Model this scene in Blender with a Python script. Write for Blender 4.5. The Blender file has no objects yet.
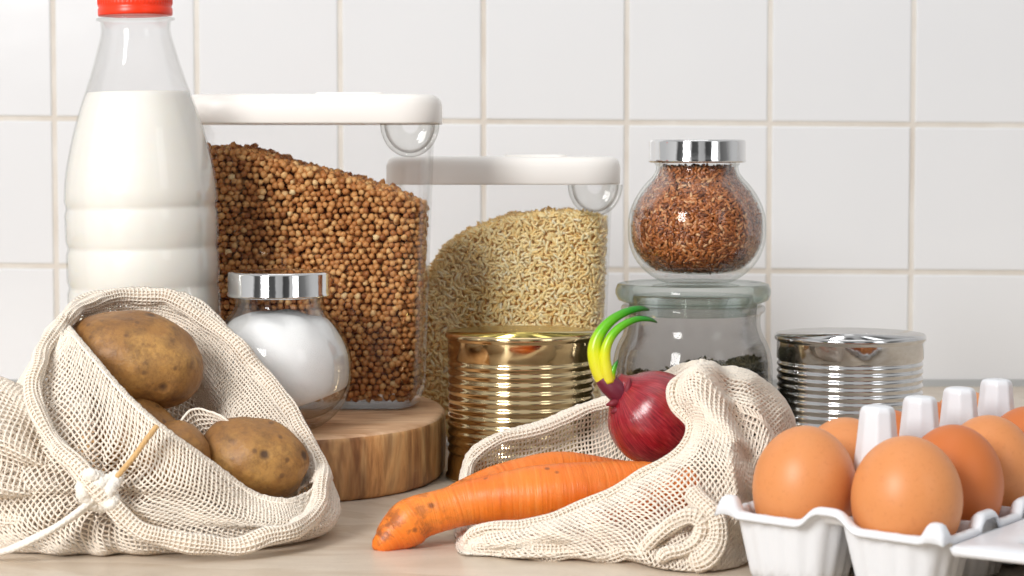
import bpy, math, random
import numpy as np
from mathutils import Vector, Matrix, noise

random.seed(7); RNG = np.random.default_rng(7)
S = bpy.context.scene; COL = S.collection
PI = math.pi

# ------------------------------------------------------------------ camera
F = 2170.0                      # focal length in pixels of the 1024 wide frame
HORIZON = 148.0
CAM_Z = 0.18
PITCH = math.atan((288 - HORIZON) / F)
cam_d = bpy.data.cameras.new('camera'); cam = bpy.data.objects.new('camera', cam_d); COL.objects.link(cam)
cam_d.sensor_width = 36; cam_d.lens = 36 * F / 1024
cam.location = (0, 0, CAM_Z); cam.rotation_euler = (PI / 2 - PITCH, 0, 0)
cam_d.clip_start = 0.01; cam_d.clip_end = 50
cam_d.dof.use_dof = True; cam_d.dof.focus_distance = 1.08; cam_d.dof.aperture_fstop = 18
S.camera = cam


def ray(px, py):
    x = (px - 512) / F; y = (288 - py) / F
    c, s = math.cos(PITCH), math.sin(PITCH)
    return Vector((x, c + y * s, -s + y * c))


def P(px, py, D):               # point of the place at depth D (metres from the lens)
    d = ray(px, py); k = D / d.y
    return Vector((d.x * k, D, CAM_Z + d.z * k))


def G(px, py, z=0.0):           # point of the place on the plane at height z
    d = ray(px, py); k = (z - CAM_Z) / d.z
    return Vector((d.x * k, d.y * k, z))


# ------------------------------------------------------------------ helpers
def put(name, verts, faces, mat=None, parent=None, smooth=True, mats=None, mi=None):
    me = bpy.data.meshes.new(name)
    verts = np.asarray(verts, dtype=float)
    me.from_pydata([tuple(v) for v in verts] if len(verts) < 200000 else verts.tolist(), [], faces)
    if mats:
        for m in mats: me.materials.append(m)
        if mi is not None: me.polygons.foreach_set('material_index', np.asarray(mi, dtype=np.int32))
    elif mat: me.materials.append(mat)
    if smooth: me.polygons.foreach_set('use_smooth', [True] * len(me.polygons))
    me.update()
    o = bpy.data.objects.new(name, me); COL.objects.link(o)
    if parent: o.parent = parent
    return o


def tag(o, label=None, cat=None, group=None, kind=None):
    if label: o['label'] = label
    if cat: o['category'] = cat
    if group: o['group'] = group
    if kind: o['kind'] = kind
    return o


def thing(name, loc, label, cat, group=None, rot=(0, 0, 0)):
    o = bpy.data.objects.new(name, None); COL.objects.link(o)
    o.empty_display_size = 0.02
    o.location = loc; o.rotation_euler = rot
    return tag(o, label, cat, group)


def lathe_vf(prof, seg=64, caps=True, wob=None):
    vs = []; fs = []
    n = len(prof)
    for i, (r, z) in enumerate(prof):
        for j in range(seg):
            a = 2 * PI * j / seg
            rr = r if wob is None else wob(r, z, a)
            vs.append((rr * math.cos(a), rr * math.sin(a), z))
    for i in range(n - 1):
        for j in range(seg):
            k = (j + 1) % seg
            fs.append((i * seg + j, i * seg + k, (i + 1) * seg + k, (i + 1) * seg + j))
    if caps:
        if prof[0][0] > 1e-6: fs.append(tuple(range(seg))[::-1])
        if prof[-1][0] > 1e-6: fs.append(tuple((n - 1) * seg + j for j in range(seg)))
    return vs, fs


def smooth_prof(pts, n=6):
    """Catmull-Rom through (r, z) points"""
    out = []
    p = [pts[0]] + list(pts) + [pts[-1]]
    for i in range(1, len(p) - 2):
        for k in range(n):
            t = k / n
            out.append(tuple(0.5 * ((2 * p[i][c]) + (-p[i - 1][c] + p[i + 1][c]) * t +
                       (2 * p[i - 1][c] - 5 * p[i][c] + 4 * p[i + 1][c] - p[i + 2][c]) * t * t +
                       (-p[i - 1][c] + 3 * p[i][c] - 3 * p[i + 1][c] + p[i + 2][c]) * t ** 3) for c in range(len(pts[0]))))
    out.append(tuple(pts[-1]))
    return out


def cr_open(pts, n):            # dense resample of an open polyline to n points, even arc length
    pts = np.asarray(smooth_prof([tuple(p) for p in pts], 12))
    d = np.r_[0, np.cumsum(np.linalg.norm(np.diff(pts[:, :3], axis=0), axis=1))]
    t = np.linspace(0, d[-1], n)
    return np.stack([np.interp(t, d, pts[:, c]) for c in range(pts.shape[1])], 1)


def cr_closed(pts, n, arc=False):
    pts = np.asarray([tuple(p) for p in pts], float); m = len(pts)
    u = np.arange(m * 16) / 16.0
    i = np.floor(u).astype(int); t = (u - i)[:, None]
    a, b, c, d = pts[(i - 1) % m], pts[i % m], pts[(i + 1) % m], pts[(i + 2) % m]
    q = 0.5 * (2 * b + (c - a) * t + (2 * a - 5 * b + 4 * c - d) * t ** 2 + (3 * b - a - 3 * c + d) * t ** 3)
    if not arc:
        uu = np.linspace(0, len(q), n, endpoint=False)
        qq = np.vstack([q, q[:1]])
        return np.stack([np.interp(uu, np.arange(len(qq)), qq[:, k]) for k in range(3)], 1)
    qq = np.vstack([q, q[:1]])
    dd = np.r_[0, np.cumsum(np.linalg.norm(np.diff(qq, axis=0), axis=1))]
    uu = np.linspace(0, dd[-1], n, endpoint=False)
    return np.stack([np.interp(uu, dd, qq[:, k]) for k in range(3)], 1)


def tube_vf(path, radii, seg=16, closed=False, wob=None, cap=True):
    path = [Vector(p) for p in path]; n = len(path)
    vs = []; fs = []
    up = None
    for i in range(n):
        if closed: t = path[(i + 1) % n] - path[i - 1]
        else: t = path[min(i + 1, n - 1)] - path[max(i - 1, 0)]
        t.normalize()
        if up is None:
            up = Vector((0, 0, 1)) if abs(t.z) < .9 else Vector((1, 0, 0))
        x = t.cross(up); x.normalize(); up = x.cross(t); up.normalize()
        r = radii[i] if hasattr(radii, '__len__') else radii
        for j in range(seg):
            a = 2 * PI * j / seg
            q = r if wob is None else wob(i / (n - 1), a, r)
            vs.append(path[i] + x * (q * math.cos(a)) + up * (q * math.sin(a)))
    m = n if closed else n - 1
    for i in range(m):
        k = (i + 1) % n
        for j in range(seg):
            l = (j + 1) % seg
            fs.append((i * seg + j, i * seg + l, k * seg + l, k * seg + j))
    if not closed and cap:
        fs.append(tuple(range(seg))[::-1]); fs.append(tuple((n - 1) * seg + j for j in range(seg)))
    return vs, fs


def join_vf(*parts):
    V = []; Fa = []
    for vs, fs in parts:
        b = len(V); V.extend([tuple(v) for v in vs]); Fa.extend([tuple(i + b for i in f) for f in fs])
    return V, Fa


def rrect(a, b, r, n):
    """n points of a rounded rectangle outline, half sizes a, b, corner radius r (counter-clockwise, even arc length)"""
    pts = []
    for cx, cy, a0 in ((a - r, b - r, 0), (-a + r, b - r, PI / 2), (-a + r, -b + r, PI), (a - r, -b + r, 1.5 * PI)):
        for k in range(13):
            t = a0 + PI / 2 * k / 12
            pts.append((cx + r * math.cos(t), cy + r * math.sin(t)))
    p = np.array(pts + pts[:1])
    d = np.r_[0, np.cumsum(np.linalg.norm(np.diff(p, axis=0), axis=1))]
    t = np.linspace(0, d[-1], n, endpoint=False)
    return np.stack([np.interp(t, d, p[:, 0]), np.interp(t, d, p[:, 1])], 1)


def ring_loft(rings, cap0=True, cap1=True):
    """rings: arrays (n,3) of equal count"""
    n = len(rings[0]); V = np.vstack(rings); fs = []
    for i in range(len(rings) - 1):
        for j in range(n):
            k = (j + 1) % n
            fs.append((i * n + j, i * n + k, (i + 1) * n + k, (i + 1) * n + j))
    if cap0: fs.append(tuple(range(n))[::-1])
    if cap1: fs.append(tuple((len(rings) - 1) * n + j for j in range(n)))
    return V, fs


# ------------------------------------------------------------------ materials
class N:
    def __init__(s, name):
        s.m = bpy.data.materials.new(name); s.m.use_nodes = True
        s.t = s.m.node_tree; s.t.nodes.clear()
        s.out = s.t.nodes.new('ShaderNodeOutputMaterial')

    def n(s, typ, **kw):
        nd = s.t.nodes.new('ShaderNode' + typ)
        for k, v in kw.items():
            if k in nd.inputs.keys() if isinstance(k, str) else False:
                pass
            setattr(nd, k, v)
        return nd

    def l(s, a, b): s.t.links.new(a, b)

    def coord(s, kind='Object', scale=None, rot=None):
        c = s.n('TexCoord').outputs[kind]
        if scale is not None or rot is not None:
            mp = s.n('Mapping'); s.l(c, mp.inputs[0])
            if scale is not None: mp.inputs['Scale'].default_value = scale
            if rot is not None: mp.inputs['Rotation'].default_value = rot
            return mp.outputs[0]
        return c

    def noise(s, vec, scale, detail=4, rough=.55, dist=0):
        nd = s.n('TexNoise'); s.l(vec, nd.inputs['Vector'])
        nd.inputs['Scale'].default_value = scale; nd.inputs['Detail'].default_value = detail
        nd.inputs['Roughness'].default_value = rough; nd.inputs['Distortion'].default_value = dist
        return nd.outputs[0]

    def vor(s, vec, scale, feature='F1', out='Distance', rand=1):
        nd = s.n('TexVoronoi', feature=feature); s.l(vec, nd.inputs['Vector'])
        nd.inputs['Scale'].default_value = scale; nd.inputs['Randomness'].default_value = rand
        return nd.outputs[out]

    def ramp(s, fac, stops, interp='LINEAR'):
        nd = s.n('ValToRGB'); s.l(fac, nd.inputs[0]); cr = nd.color_ramp; cr.interpolation = interp
        while len(cr.elements) < len(stops): cr.elements.new(0.5)
        for e, (p, c) in zip(cr.elements, stops):
            e.position = p; e.color = (c[0], c[1], c[2], 1) if hasattr(c, '__len__') else (c, c, c, 1)
        return nd.outputs[0]

    def mix(s, fac, a, b, mode='MIX'):
        nd = s.n('Mix', data_type='RGBA', blend_type=mode)
        for sock, v in ((nd.inputs[0], fac), (nd.inputs[6], a), (nd.inputs[7], b)):
            if hasattr(v, 'is_linked') or hasattr(v, 'links'): s.l(v, sock)
            elif hasattr(v, '__len__'): sock.default_value = (*v[:3], 1)
            else: sock.default_value = v
        return nd.outputs[2]

    def math(s, op, a, b=0.0):
        nd = s.n('Math', operation=op)
        for sock, v in ((nd.inputs[0], a), (nd.inputs[1], b)):
            if hasattr(v, 'links'): s.l(v, sock)
            else: sock.default_value = v
        return nd.outputs[0]

    def bump(s, h, strength, dist=.001, prev=None):
        nd = s.n('Bump'); s.l(h, nd.inputs['Height']); nd.inputs['Strength'].default_value = strength
        nd.inputs['Distance'].default_value = dist
        if prev is not None: s.l(prev, nd.inputs['Normal'])
        return nd.outputs[0]

    def bsdf(s, color, rough=.5, metal=0, bump=None, **kw):
        b = s.n('BsdfPrincipled')
        def setv(sock, v):
            if hasattr(v, 'links'): s.l(v, sock)
            elif hasattr(v, '__len__'): sock.default_value = (*v[:3], 1) if len(sock.default_value) == 4 else v
            else: sock.default_value = v
        setv(b.inputs['Base Color'], color); setv(b.inputs['Roughness'], rough); setv(b.inputs['Metallic'], metal)
        for k, v in kw.items(): setv(b.inputs[k.replace('_', ' ')], v)
        if bump is not None: s.l(bump, b.inputs['Normal'])
        return b.outputs[0]

    def done(s, sh):
        s.l(sh, s.out.inputs[0]); return s.m


def lin(r, g, b):
    f = lambda c: ((c / 255 + .055) / 1.055) ** 2.4 if c > 10 else c / 255 / 12.92
    return (f(r), f(g), f(b))


def simple(name, col, rough=.5, metal=0, **kw):
    m = N(name); return m.done(m.bsdf(col, rough, metal, **kw))


def clear_mat(name, tint=(1, 1, 1), edge=(.6, .63, .6), ior=1.45, power=3.0, gain=1.0, rough=.015, top=.3):
    """thin clear wall: no net refraction, fresnel reflection, more absorption where looked through edge-on"""
    m = N(name)
    lw = m.n('LayerWeight'); lw.inputs[0].default_value = .5
    f = m.math('POWER', lw.outputs['Facing'], power)
    col = m.mix(f, tint, edge)
    tr = m.n('BsdfTransparent'); m.l(col, tr.inputs[0])
    gl = m.n('BsdfGlossy'); gl.inputs['Roughness'].default_value = rough
    fr = m.n('Fresnel'); fr.inputs[0].default_value = ior
    # both sides of a thin wall reflect the same way
    ff = m.math('MULTIPLY', fr.outputs[0], gain)
    # fresnel from inside would be total at grazing: use layer weight fresnel instead
    lf = m.n('LayerWeight'); lf.inputs[0].default_value = .20
    ff = m.math('MULTIPLY', lf.outputs['Fresnel'], gain)
    ff = m.math('MINIMUM', ff, top)
    mx = m.n('MixShader'); m.l(ff, mx.inputs[0]); m.l(tr.outputs[0], mx.inputs[1]); m.l(gl.outputs[0], mx.inputs[2])
    return m.done(mx.outputs[0])


def grain_mat(name, stops, rough=.5, spec=.4, attr='grain', trans=0):
    m = N(name)
    a = m.n('Attribute', attribute_name=attr)
    c = m.ramp(a.outputs['Fac'], stops)
    nz = m.noise(m.coord(), 900, 2)
    c = m.mix(m.ramp(nz, [(.35, 0), (.7, .35 if not trans else .08)]), c, tuple(x * .55 for x in stops[0][1]))
    d = m.bsdf(c, rough, Specular_IOR_Level=spec)
    return m.done(d)
    tl = m.n('BsdfTranslucent'); m.l(c, tl.inputs[0])
    mx = m.n('MixShader'); mx.inputs[0].default_value = trans; m.l(d, mx.inputs[1]); m.l(tl.outputs[0], mx.inputs[2])
    return m.done(mx.outputs[0])


# tile, grout
m = N('glazed_tile')
co = m.coord()
b1 = m.bump(m.noise(co, 9, 2), .25, .004)
b1 = m.bump(m.noise(co, 260, 3), .06, .0005, b1)
c = m.mix(m.noise(co, 5, 2), lin(233, 234, 236), lin(227, 228, 231))
M_TILE = m.done(m.bsdf(c, .16, bump=b1, Specular_IOR_Level=.45))
m = N('grout'); co = m.coord()
c = m.ramp(m.noise(co, 18, 5), [(.3, lin(212, 203, 192)), (.7, lin(230, 226, 219))])
M_GROUT = m.done(m.bsdf(c, .85, bump=m.bump(m.noise(co, 700, 3), .4, .0008)))

# countertop
m = N('countertop'); co = m.coord('Object', (1, 2.2, 1))
w1 = m.noise(co, 7, 6, .6, 1.2); w2 = m.noise(co, 22, 5, .6, .6); w3 = m.noise(m.coord(), 500, 2)
c = m.ramp(w1, [(.25, lin(192, 176, 156)), (.48, lin(214, 201, 184)), (.52, lin(198, 182, 162)), (.75, lin(222, 211, 196))])
c = m.mix(m.ramp(w2, [(.45, 0), (.8, .45)]), c, lin(184, 168, 152))
c = m.mix(m.ramp(w3, [(.55, 0), (.75, .3)]), c, lin(176, 164, 150))
M_COUNTER = m.done(m.bsdf(c, .34, bump=m.bump(m.noise(m.coord(), 90, 3), .08, .001), Specular_IOR_Level=.4))

M_CLEAR = clear_mat('clear_plastic', (.99, .99, .99), (.90, .90, .89), power=4, top=.16)
M_PET = clear_mat('clear_bottle_plastic', (.985, .985, .985), (.90, .90, .89), power=3, top=.14)
M_GLASS = clear_mat('clear_glass', (.985, .985, .982), (.72, .74, .71), power=4.5, gain=1.15, top=.3)
m = N('thick_glass')
M_THICK = m.done(m.bsdf((.90, .97, .93), .02, Transmission_Weight=1.0, IOR=1.45))
m = N('white_lid_plastic')
M_LID = m.done(m.bsdf(lin(240, 236, 231), .38, Subsurface_Weight=.1, Subsurface_Radius=(.004, .004, .004)))
m = N('chrome'); co = m.coord()
M_CHROME = m.done(m.bsdf((.74, .74, .74), .05, 1.0, bump=m.bump(m.noise(co, 160, 2), .1, .0005)))
def tin(name, col, rough):
    m = N(name); co = m.coord()
    dirt = m.noise(co, 45, 5, .65)
    c = m.mix(m.ramp(dirt, [(.45, 0), (.85, .5)]), col, tuple(x * .62 for x in col))
    st = m.noise(m.coord('Object', (1, 1, .05)), 350, 2)
    return m.done(m.bsdf(c, m.ramp(dirt, [(.3, rough), (.8, rough + .1)]), 1.0, bump=m.bump(st, .05, .0003)))
M_TIN = tin('tin_plate', (.66, .66, .66), .07)
M_GOLD = tin('gold_lacquered_tin', lin(228, 204, 158), .09)
M_GOLDLID = tin('gold_lacquered_lid', lin(226, 204, 118), .14)

m = N('milk'); M_MILK = m.done(m.bsdf(lin(244, 241, 233), .35, Subsurface_Weight=.4, Subsurface_Radius=(.012, .01, .008)))
M_RED = simple('red_cap_plastic', lin(240, 52, 8), .35)
m = N('salt'); co = m.coord()
M_SALT = m.done(m.bsdf(lin(249, 249, 250), .7, bump=m.bump(m.noise(co, 1800, 3), .5, .0006), Subsurface_Weight=.3, Subsurface_Radius=(.004, .004, .004)))

M_BUCK = grain_mat('buckwheat_grain', [(0, lin(138, 80, 42)), (.25, lin(190, 124, 68)), (.6, lin(216, 156, 94)), (.85, lin(232, 184, 122)), (1, lin(246, 220, 168))], .5)
M_RICE = grain_mat('rice_grain', [(0, lin(244, 206, 130)), (.4, lin(253, 228, 164)), (.8, lin(255, 240, 192)), (1, lin(255, 248, 220))], .5, trans=.001)
M_FLAX = grain_mat('flax_grain', [(0, lin(86, 42, 20)), (.35, lin(158, 88, 42)), (.7, lin(208, 130, 72)), (1, lin(242, 198, 150))], .3, .5)
M_HERB = grain_mat('dried_herb', [(0, lin(44, 44, 30)), (.5, lin(82, 80, 54)), (1, lin(130, 122, 92))], .8)
M_BUCKC = simple('buckwheat_bulk', lin(130, 76, 42), .9)
M_RICEC = simple('rice_bulk', lin(255, 230, 166), .9)
M_FLAXC = simple('flax_bulk', lin(74, 34, 18), .9)
M_HERBC = simple('herb_bulk', lin(50, 50, 36), .95)

# wood slice: side and top
m = N('wood_side'); co = m.coord('Object', (1, 1, .16), (0, .25, 0))
g = m.noise(co, 60, 6, .65, 1.2); g2 = m.noise(m.coord('Object', (1, 1, .4), (0, .35, 0)), 22, 4, .6, 1.0)
c = m.ramp(g, [(.3, lin(138, 84, 44)), (.48, lin(204, 148, 92)), (.68, lin(236, 192, 134))])
c = m.mix(m.ramp(g2, [(.48, 0), (.6, .85), (.7, .15)]), c, lin(112, 70, 40))
M_WSIDE = m.done(m.bsdf(c, .5, bump=m.bump(g, .6, .0016)))
m = N('wood_top'); co = m.coord('Object', (.35, 1, 1), (0, 0, .1))
g = m.noise(co, 80, 5, .6, .7)
c = m.ramp(g, [(.3, lin(184, 136, 98)), (.55, lin(220, 180, 142)), (.75, lin(234, 202, 168))])
M_WTOP = m.done(m.bsdf(c, .48, bump=m.bump(g, .15, .0008)))

# potato skin
m = N('potato_skin'); co = m.coord()
n1 = m.noise(co, 26, 5, .6); n2 = m.noise(co, 95, 5, .7); v = m.vor(co, 120); v2 = m.vor(co, 48)
c = m.ramp(n1, [(.3, lin(112, 74, 40)), (.5, lin(158, 112, 58)), (.72, lin(194, 148, 80))])
c = m.mix(m.ramp(m.noise(co, 300, 4, .7), [(.5, 0), (.7, .45)]), c, lin(104, 70, 44))
c = m.mix(m.ramp(n2, [(.46, 0), (.72, .8)]), c, lin(92, 62, 38))
c = m.mix(m.ramp(v, [(.1, .75), (.2, 0)]), c, lin(96, 66, 42))
c = m.mix(m.ramp(v2, [(.07, .9), (.15, 0)]), c, lin(70, 48, 34))
bb = m.bump(n2, .6, .0014); bb = m.bump(m.noise(co, 420, 4, .6), .35, .0005, bb); bb = m.bump(m.ramp(v2, [(0, 0), (.2, 1)]), .35, .002, bb)
M_POTATO = m.done(m.bsdf(c, .5, bump=bb, Subsurface_Weight=.05, Subsurface_Radius=(.004, .002, .001)))

# carrot
m = N('carrot_skin'); uv = m.n('Attribute', attribute_name='along')
along = uv.outputs['Fac']
co = m.coord()
cx = m.n('CombineXYZ'); m.l(m.math('MULTIPLY', along, 55), cx.inputs[0])
mp = m.n('VectorMath', operation='SCALE'); m.l(co, mp.inputs[0]); mp.inputs['Scale'].default_value = 16
ad = m.n('VectorMath', operation='ADD'); m.l(cx.outputs[0], ad.inputs[0]); m.l(mp.outputs[0], ad.inputs[1])
rings = m.noise(ad.outputs[0], 1.5, 4, .65)
spots = m.noise(co, 120, 5, .7)
c = m.ramp(m.noise(co, 30, 4), [(.3, lin(224, 104, 20)), (.7, lin(242, 138, 44))])
c = m.mix(m.ramp(rings, [(.5, 0), (.75, .55)]), c, lin(246, 160, 84))
c = m.mix(m.ramp(rings, [(.24, .6), (.4, 0)]), c, lin(184, 82, 26))
tipf = m.math('MULTIPLY', m.ramp(along, [(.0, .95), (.16, .55), (.3, .12)]), m.ramp(spots, [(.48, 0), (.62, 1)]))
c = m.mix(tipf, c, lin(128, 70, 34))
c = m.mix(m.ramp(m.vor(co, 70), [(.06, .8), (.12, 0)]), c, lin(120, 64, 30))
M_CARROT = m.done(m.bsdf(c, .42, bump=m.bump(rings, .5, .0016), Subsurface_Weight=.08, Subsurface_Radius=(.006, .002, .001)))

# egg shell
m = N('egg_shell'); co = m.coord()
c = m.mix(m.noise(co, 30, 3), lin(207, 132, 78), lin(217, 146, 90))
c = m.mix(m.ramp(m.noise(co, 520, 3), [(.55, 0), (.75, .25)]), c, lin(178, 104, 56))
M_EGG = m.done(m.bsdf(c, .42, bump=m.bump(m.noise(co, 1500, 2), .12, .0003), Subsurface_Weight=.12, Subsurface_Radius=(.006, .003, .002), Specular_IOR_Level=.4))
m = N('egg_shell_dark'); co = m.coord()
c = m.mix(m.noise(co, 30, 3), lin(192, 104, 48), lin(202, 116, 58))
M_EGG2 = m.done(m.bsdf(c, .45, bump=m.bump(m.noise(co, 1500, 2), .12, .0003), Subsurface_Weight=.12, Subsurface_Radius=(.006, .003, .002), Specular_IOR_Level=.4))
m = N('egg_carton_foam'); co = m.coord()
M_FOAM = m.done(m.bsdf(lin(221, 223, 227), .33, bump=m.bump(m.noise(co, 120, 3), .25, .001), Subsurface_Weight=.15, Subsurface_Radius=(.003, .003, .003)))

# onion
m = N('onion_skin'); at = m.n('Attribute', attribute_name='merid'); at2 = m.n('Attribute', attribute_name='lat')
cx = m.n('CombineXYZ'); m.l(m.math('MULTIPLY', at.outputs['Fac'], 26), cx.inputs[0]); m.l(m.math('MULTIPLY', at2.outputs['Fac'], 1.6), cx.inputs[1])
st = m.noise(cx.outputs[0], 1.6, 4, .6)
c = m.ramp(st, [(.3, lin(98, 12, 26)), (.5, lin(146, 26, 40)), (.68, lin(176, 54, 62)), (.82, lin(214, 132, 112))])
c = m.mix(m.ramp(m.noise(m.coord(), 60, 3), [(.5, 0), (.8, .35)]), c, lin(188, 92, 58))
M_ONION = m.done(m.bsdf(c, .22, bump=m.bump(st, .3, .0008), Coat_Weight=.3, Coat_Roughness=.2))
M_STUB = simple('onion_neck', lin(104, 28, 48), .4)
M_HUSK = simple('onion_husk', lin(120, 30, 44), .6)
m = N('sprout'); at = m.n('Attribute', attribute_name='along')
c = m.ramp(at.outputs['Fac'], [(0, lin(226, 214, 60)), (.3, lin(214, 220, 30)), (.5, lin(110, 190, 20)), (.85, lin(30, 130, 28)), (1, lin(40, 70, 30))])
M_SPROUT = m.done(m.bsdf(c, .3, Subsurface_Weight=.2, Subsurface_Radius=(.003, .004, .001)))

# cotton
def cotton(name, col, s=1400):
    m = N(name); co = m.coord()
    c = m.mix(m.noise(co, 60, 3), col, tuple(x * .9 for x in col))
    d = m.bsdf(c, .95, bump=m.bump(m.noise(co, s, 2), .7, .0007), Specular_IOR_Level=.1, Sheen_Weight=.2)
    tl = m.n('BsdfTranslucent'); m.l(c, tl.inputs[0])
    mx = m.n('MixShader'); mx.inputs[0].default_value = .0; m.l(d, mx.inputs[1]); m.l(tl.outputs[0], mx.inputs[2])
    return m.done(mx.outputs[0])
M_COTTON = cotton('cotton_net', lin(251, 239, 223))
M_HEM = cotton('cotton_hem', lin(252, 242, 228))
M_CORD = cotton('cotton_cord', lin(246, 240, 230))
M_SEAM = cotton('seam_thread', lin(214, 174, 120))

# ------------------------------------------------------------------ setting
WALL = 1.638
def build_wall():
    V, Fa, MI = [], [], []
    # grout bed
    x0, x1, z0, z1 = -1.35, 1.35, -.06, 1.05
    V += [(x0, WALL, z0), (x1, WALL, z0), (x1, WALL, z1), (x0, WALL, z1), (x0, WALL + .05, z0), (x1, WALL + .05, z0), (x1, WALL + .05, z1), (x0, WALL + .05, z1)]
    Fa += [(0, 1, 2, 3), (5, 4, 7, 6), (4, 0, 3, 7), (1, 5, 6, 2), (3, 2, 6, 7), (4, 5, 1, 0)]; MI += [1] * 6
    px = 142.62 * WALL / F; pz = .1112
    gx0 = P(483.6, 120, WALL).x; gz0 = P(484, 122.0, WALL).z
    tilt = -.0070; g = .0018; bev = .0011; th = .0016
    for i in range(-11, 12):
        for j in range(-2, 8):
            xa, xb = gx0 + i * px + g, gx0 + (i + 1) * px - g
            za, zb = gz0 + j * pz + g, gz0 + (j + 1) * pz - g
            rx, rz, ry = random.uniform(-.0012, .0012), random.uniform(-.0012, .0012), random.uniform(-.0003, .0003)
            b = len(V)
            for k, (ins, y) in enumerate(((0, 0), (bev * .25, th * .7), (bev, th))):
                for (xx, zz) in ((xa + ins, za + ins), (xb - ins, za + ins), (xb - ins, zb - ins), (xa + ins, zb - ins)):
                    V.append((xx, WALL - y - (ry + rx * (xx - xa) + rz * (zz - za)) * (1 if k else 0), zz + tilt * xx))
            for k in range(2):
                for q in range(4):
                    r = (q + 1) % 4
                    Fa.append((b + k * 4 + q, b + k * 4 + r, b + k * 4 + 4 + r, b + k * 4 + 4 + q)); MI.append(0)
            Fa.append((b + 8, b + 9, b + 10, b + 11)); MI.append(0)
    o = put('wall_back', V, Fa, smooth=False, mats=[M_TILE, M_GROUT], mi=MI)
    tag(o, kind='structure')
build_wall()
def build_counter():
    me_v = []
    r = .006; x0, x1, y0, y1 = -1.3, 1.3, .62, WALL
    prof = [(y1, 0), (y0 + r, 0)] + [(y0 + r - r * math.sin(a), -r + r * math.cos(a)) for a in (PI / 8, PI / 4, 3 * PI / 8, PI / 2)] + [(y0, -.038), (y1, -.038)]
    n = len(prof)
    V = [(x, y, z) for x in (x0, x1) for (y, z) in prof]
    Fa = [(i, (i + 1) % n, n + (i + 1) % n, n + i)[::-1] for i in range(n)] + [tuple(range(n))[::-1], tuple(range(n, 2 * n))]
    o = put('floor', V, Fa, M_COUNTER, smooth=False)
    o.name = 'countertop'
    tag(o, 'beige mottled stone-look kitchen countertop under all the food', 'countertop')
    o['kind'] = 'structure'
    # sealant line where counter meets tiles
    q = .004
    V = [(x, y, z) for x in (x0, x1) for (y, z) in ((WALL - .0018, .0), (WALL - .0018 - q, .0), (WALL - .0018, q + .001))]
    s = put('trim_1', V, [(0, 3, 4, 1), (1, 4, 5, 2), (2, 5, 3, 0), (0, 1, 2), (3, 5, 4)], simple('sealant', lin(168, 168, 166), .5), smooth=False)
    tag(s, kind='structure')
build_counter()

# ------------------------------------------------------------------ grains
def scatter(name, pts, nrm, tmpl, size, mats, core=None, tilt=1.0, jitter=.0, parent=None, smooth=True, bias=None):
    """one mesh of many grains: pts (n,3); template verts/faces"""
    tv, tf = np.asarray(tmpl[0], float), tmpl[1]
    n = len(pts); k = len(tv)
    q = RNG.normal(size=(n, 4)); q /= np.linalg.norm(q, axis=1)[:, None]
    w, x, y, z = q.T
    R = np.stack([np.stack([1 - 2 * (y * y + z * z), 2 * (x * y - z * w), 2 * (x * z + y * w)], 1),
                  np.stack([2 * (x * y + z * w), 1 - 2 * (x * x + z * z), 2 * (y * z - x * w)], 1),
                  np.stack([2 * (x * z - y * w), 2 * (y * z + x * w), 1 - 2 * (x * x + y * y)], 1)], 1)
    if nrm is not None and tilt < 1:     # long axis lies in the wall plane
        # build a frame with x random tangent, z = normal
        nr = np.asarray(nrm, float); nr /= np.linalg.norm(nr, axis=1)[:, None]
        t = RNG.normal(size=(n, 3)); t -= (t * nr).sum(1)[:, None] * nr * (1 - tilt); t /= np.linalg.norm(t, axis=1)[:, None]
        b = np.cross(nr, t); b /= np.linalg.norm(b, axis=1)[:, None]
        c = np.cross(t, b)
        R = np.stack([t, b, c], 2)
    sc = size * RNG.uniform(.85, 1.15, n)
    V = np.einsum('nij,kj->nki', R, tv) * sc[:, None, None] + (np.asarray(pts) + RNG.normal(size=(n, 3)) * jitter)[:, None, :]
    V = V.reshape(-1, 3)
    Fa = []
    for i in range(n):
        o = i * k
        Fa.extend([tuple(a + o for a in f) for f in tf])
    nf = len(Fa); g = np.repeat(np.clip(RNG.beta(2.2, 2.2, n) + (0 if bias is None else bias), 0, 1), k)
    mi = [0] * nf
    if core is not None:
        cv, cf = core; o = len(V)
        V = np.vstack([V, np.asarray(cv, float)]); Fa += [tuple(a + o for a in f) for f in cf]
        mi += [1] * len(cf); g = np.r_[g, np.zeros(len(cv))]
    ob = put(name, V, Fa, mats=mats, mi=mi, smooth=smooth, parent=parent)
    at = ob.data.attributes.new('grain', 'FLOAT', 'POINT'); at.data.foreach_set('value', g.astype(np.float32))
    return ob


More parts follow.
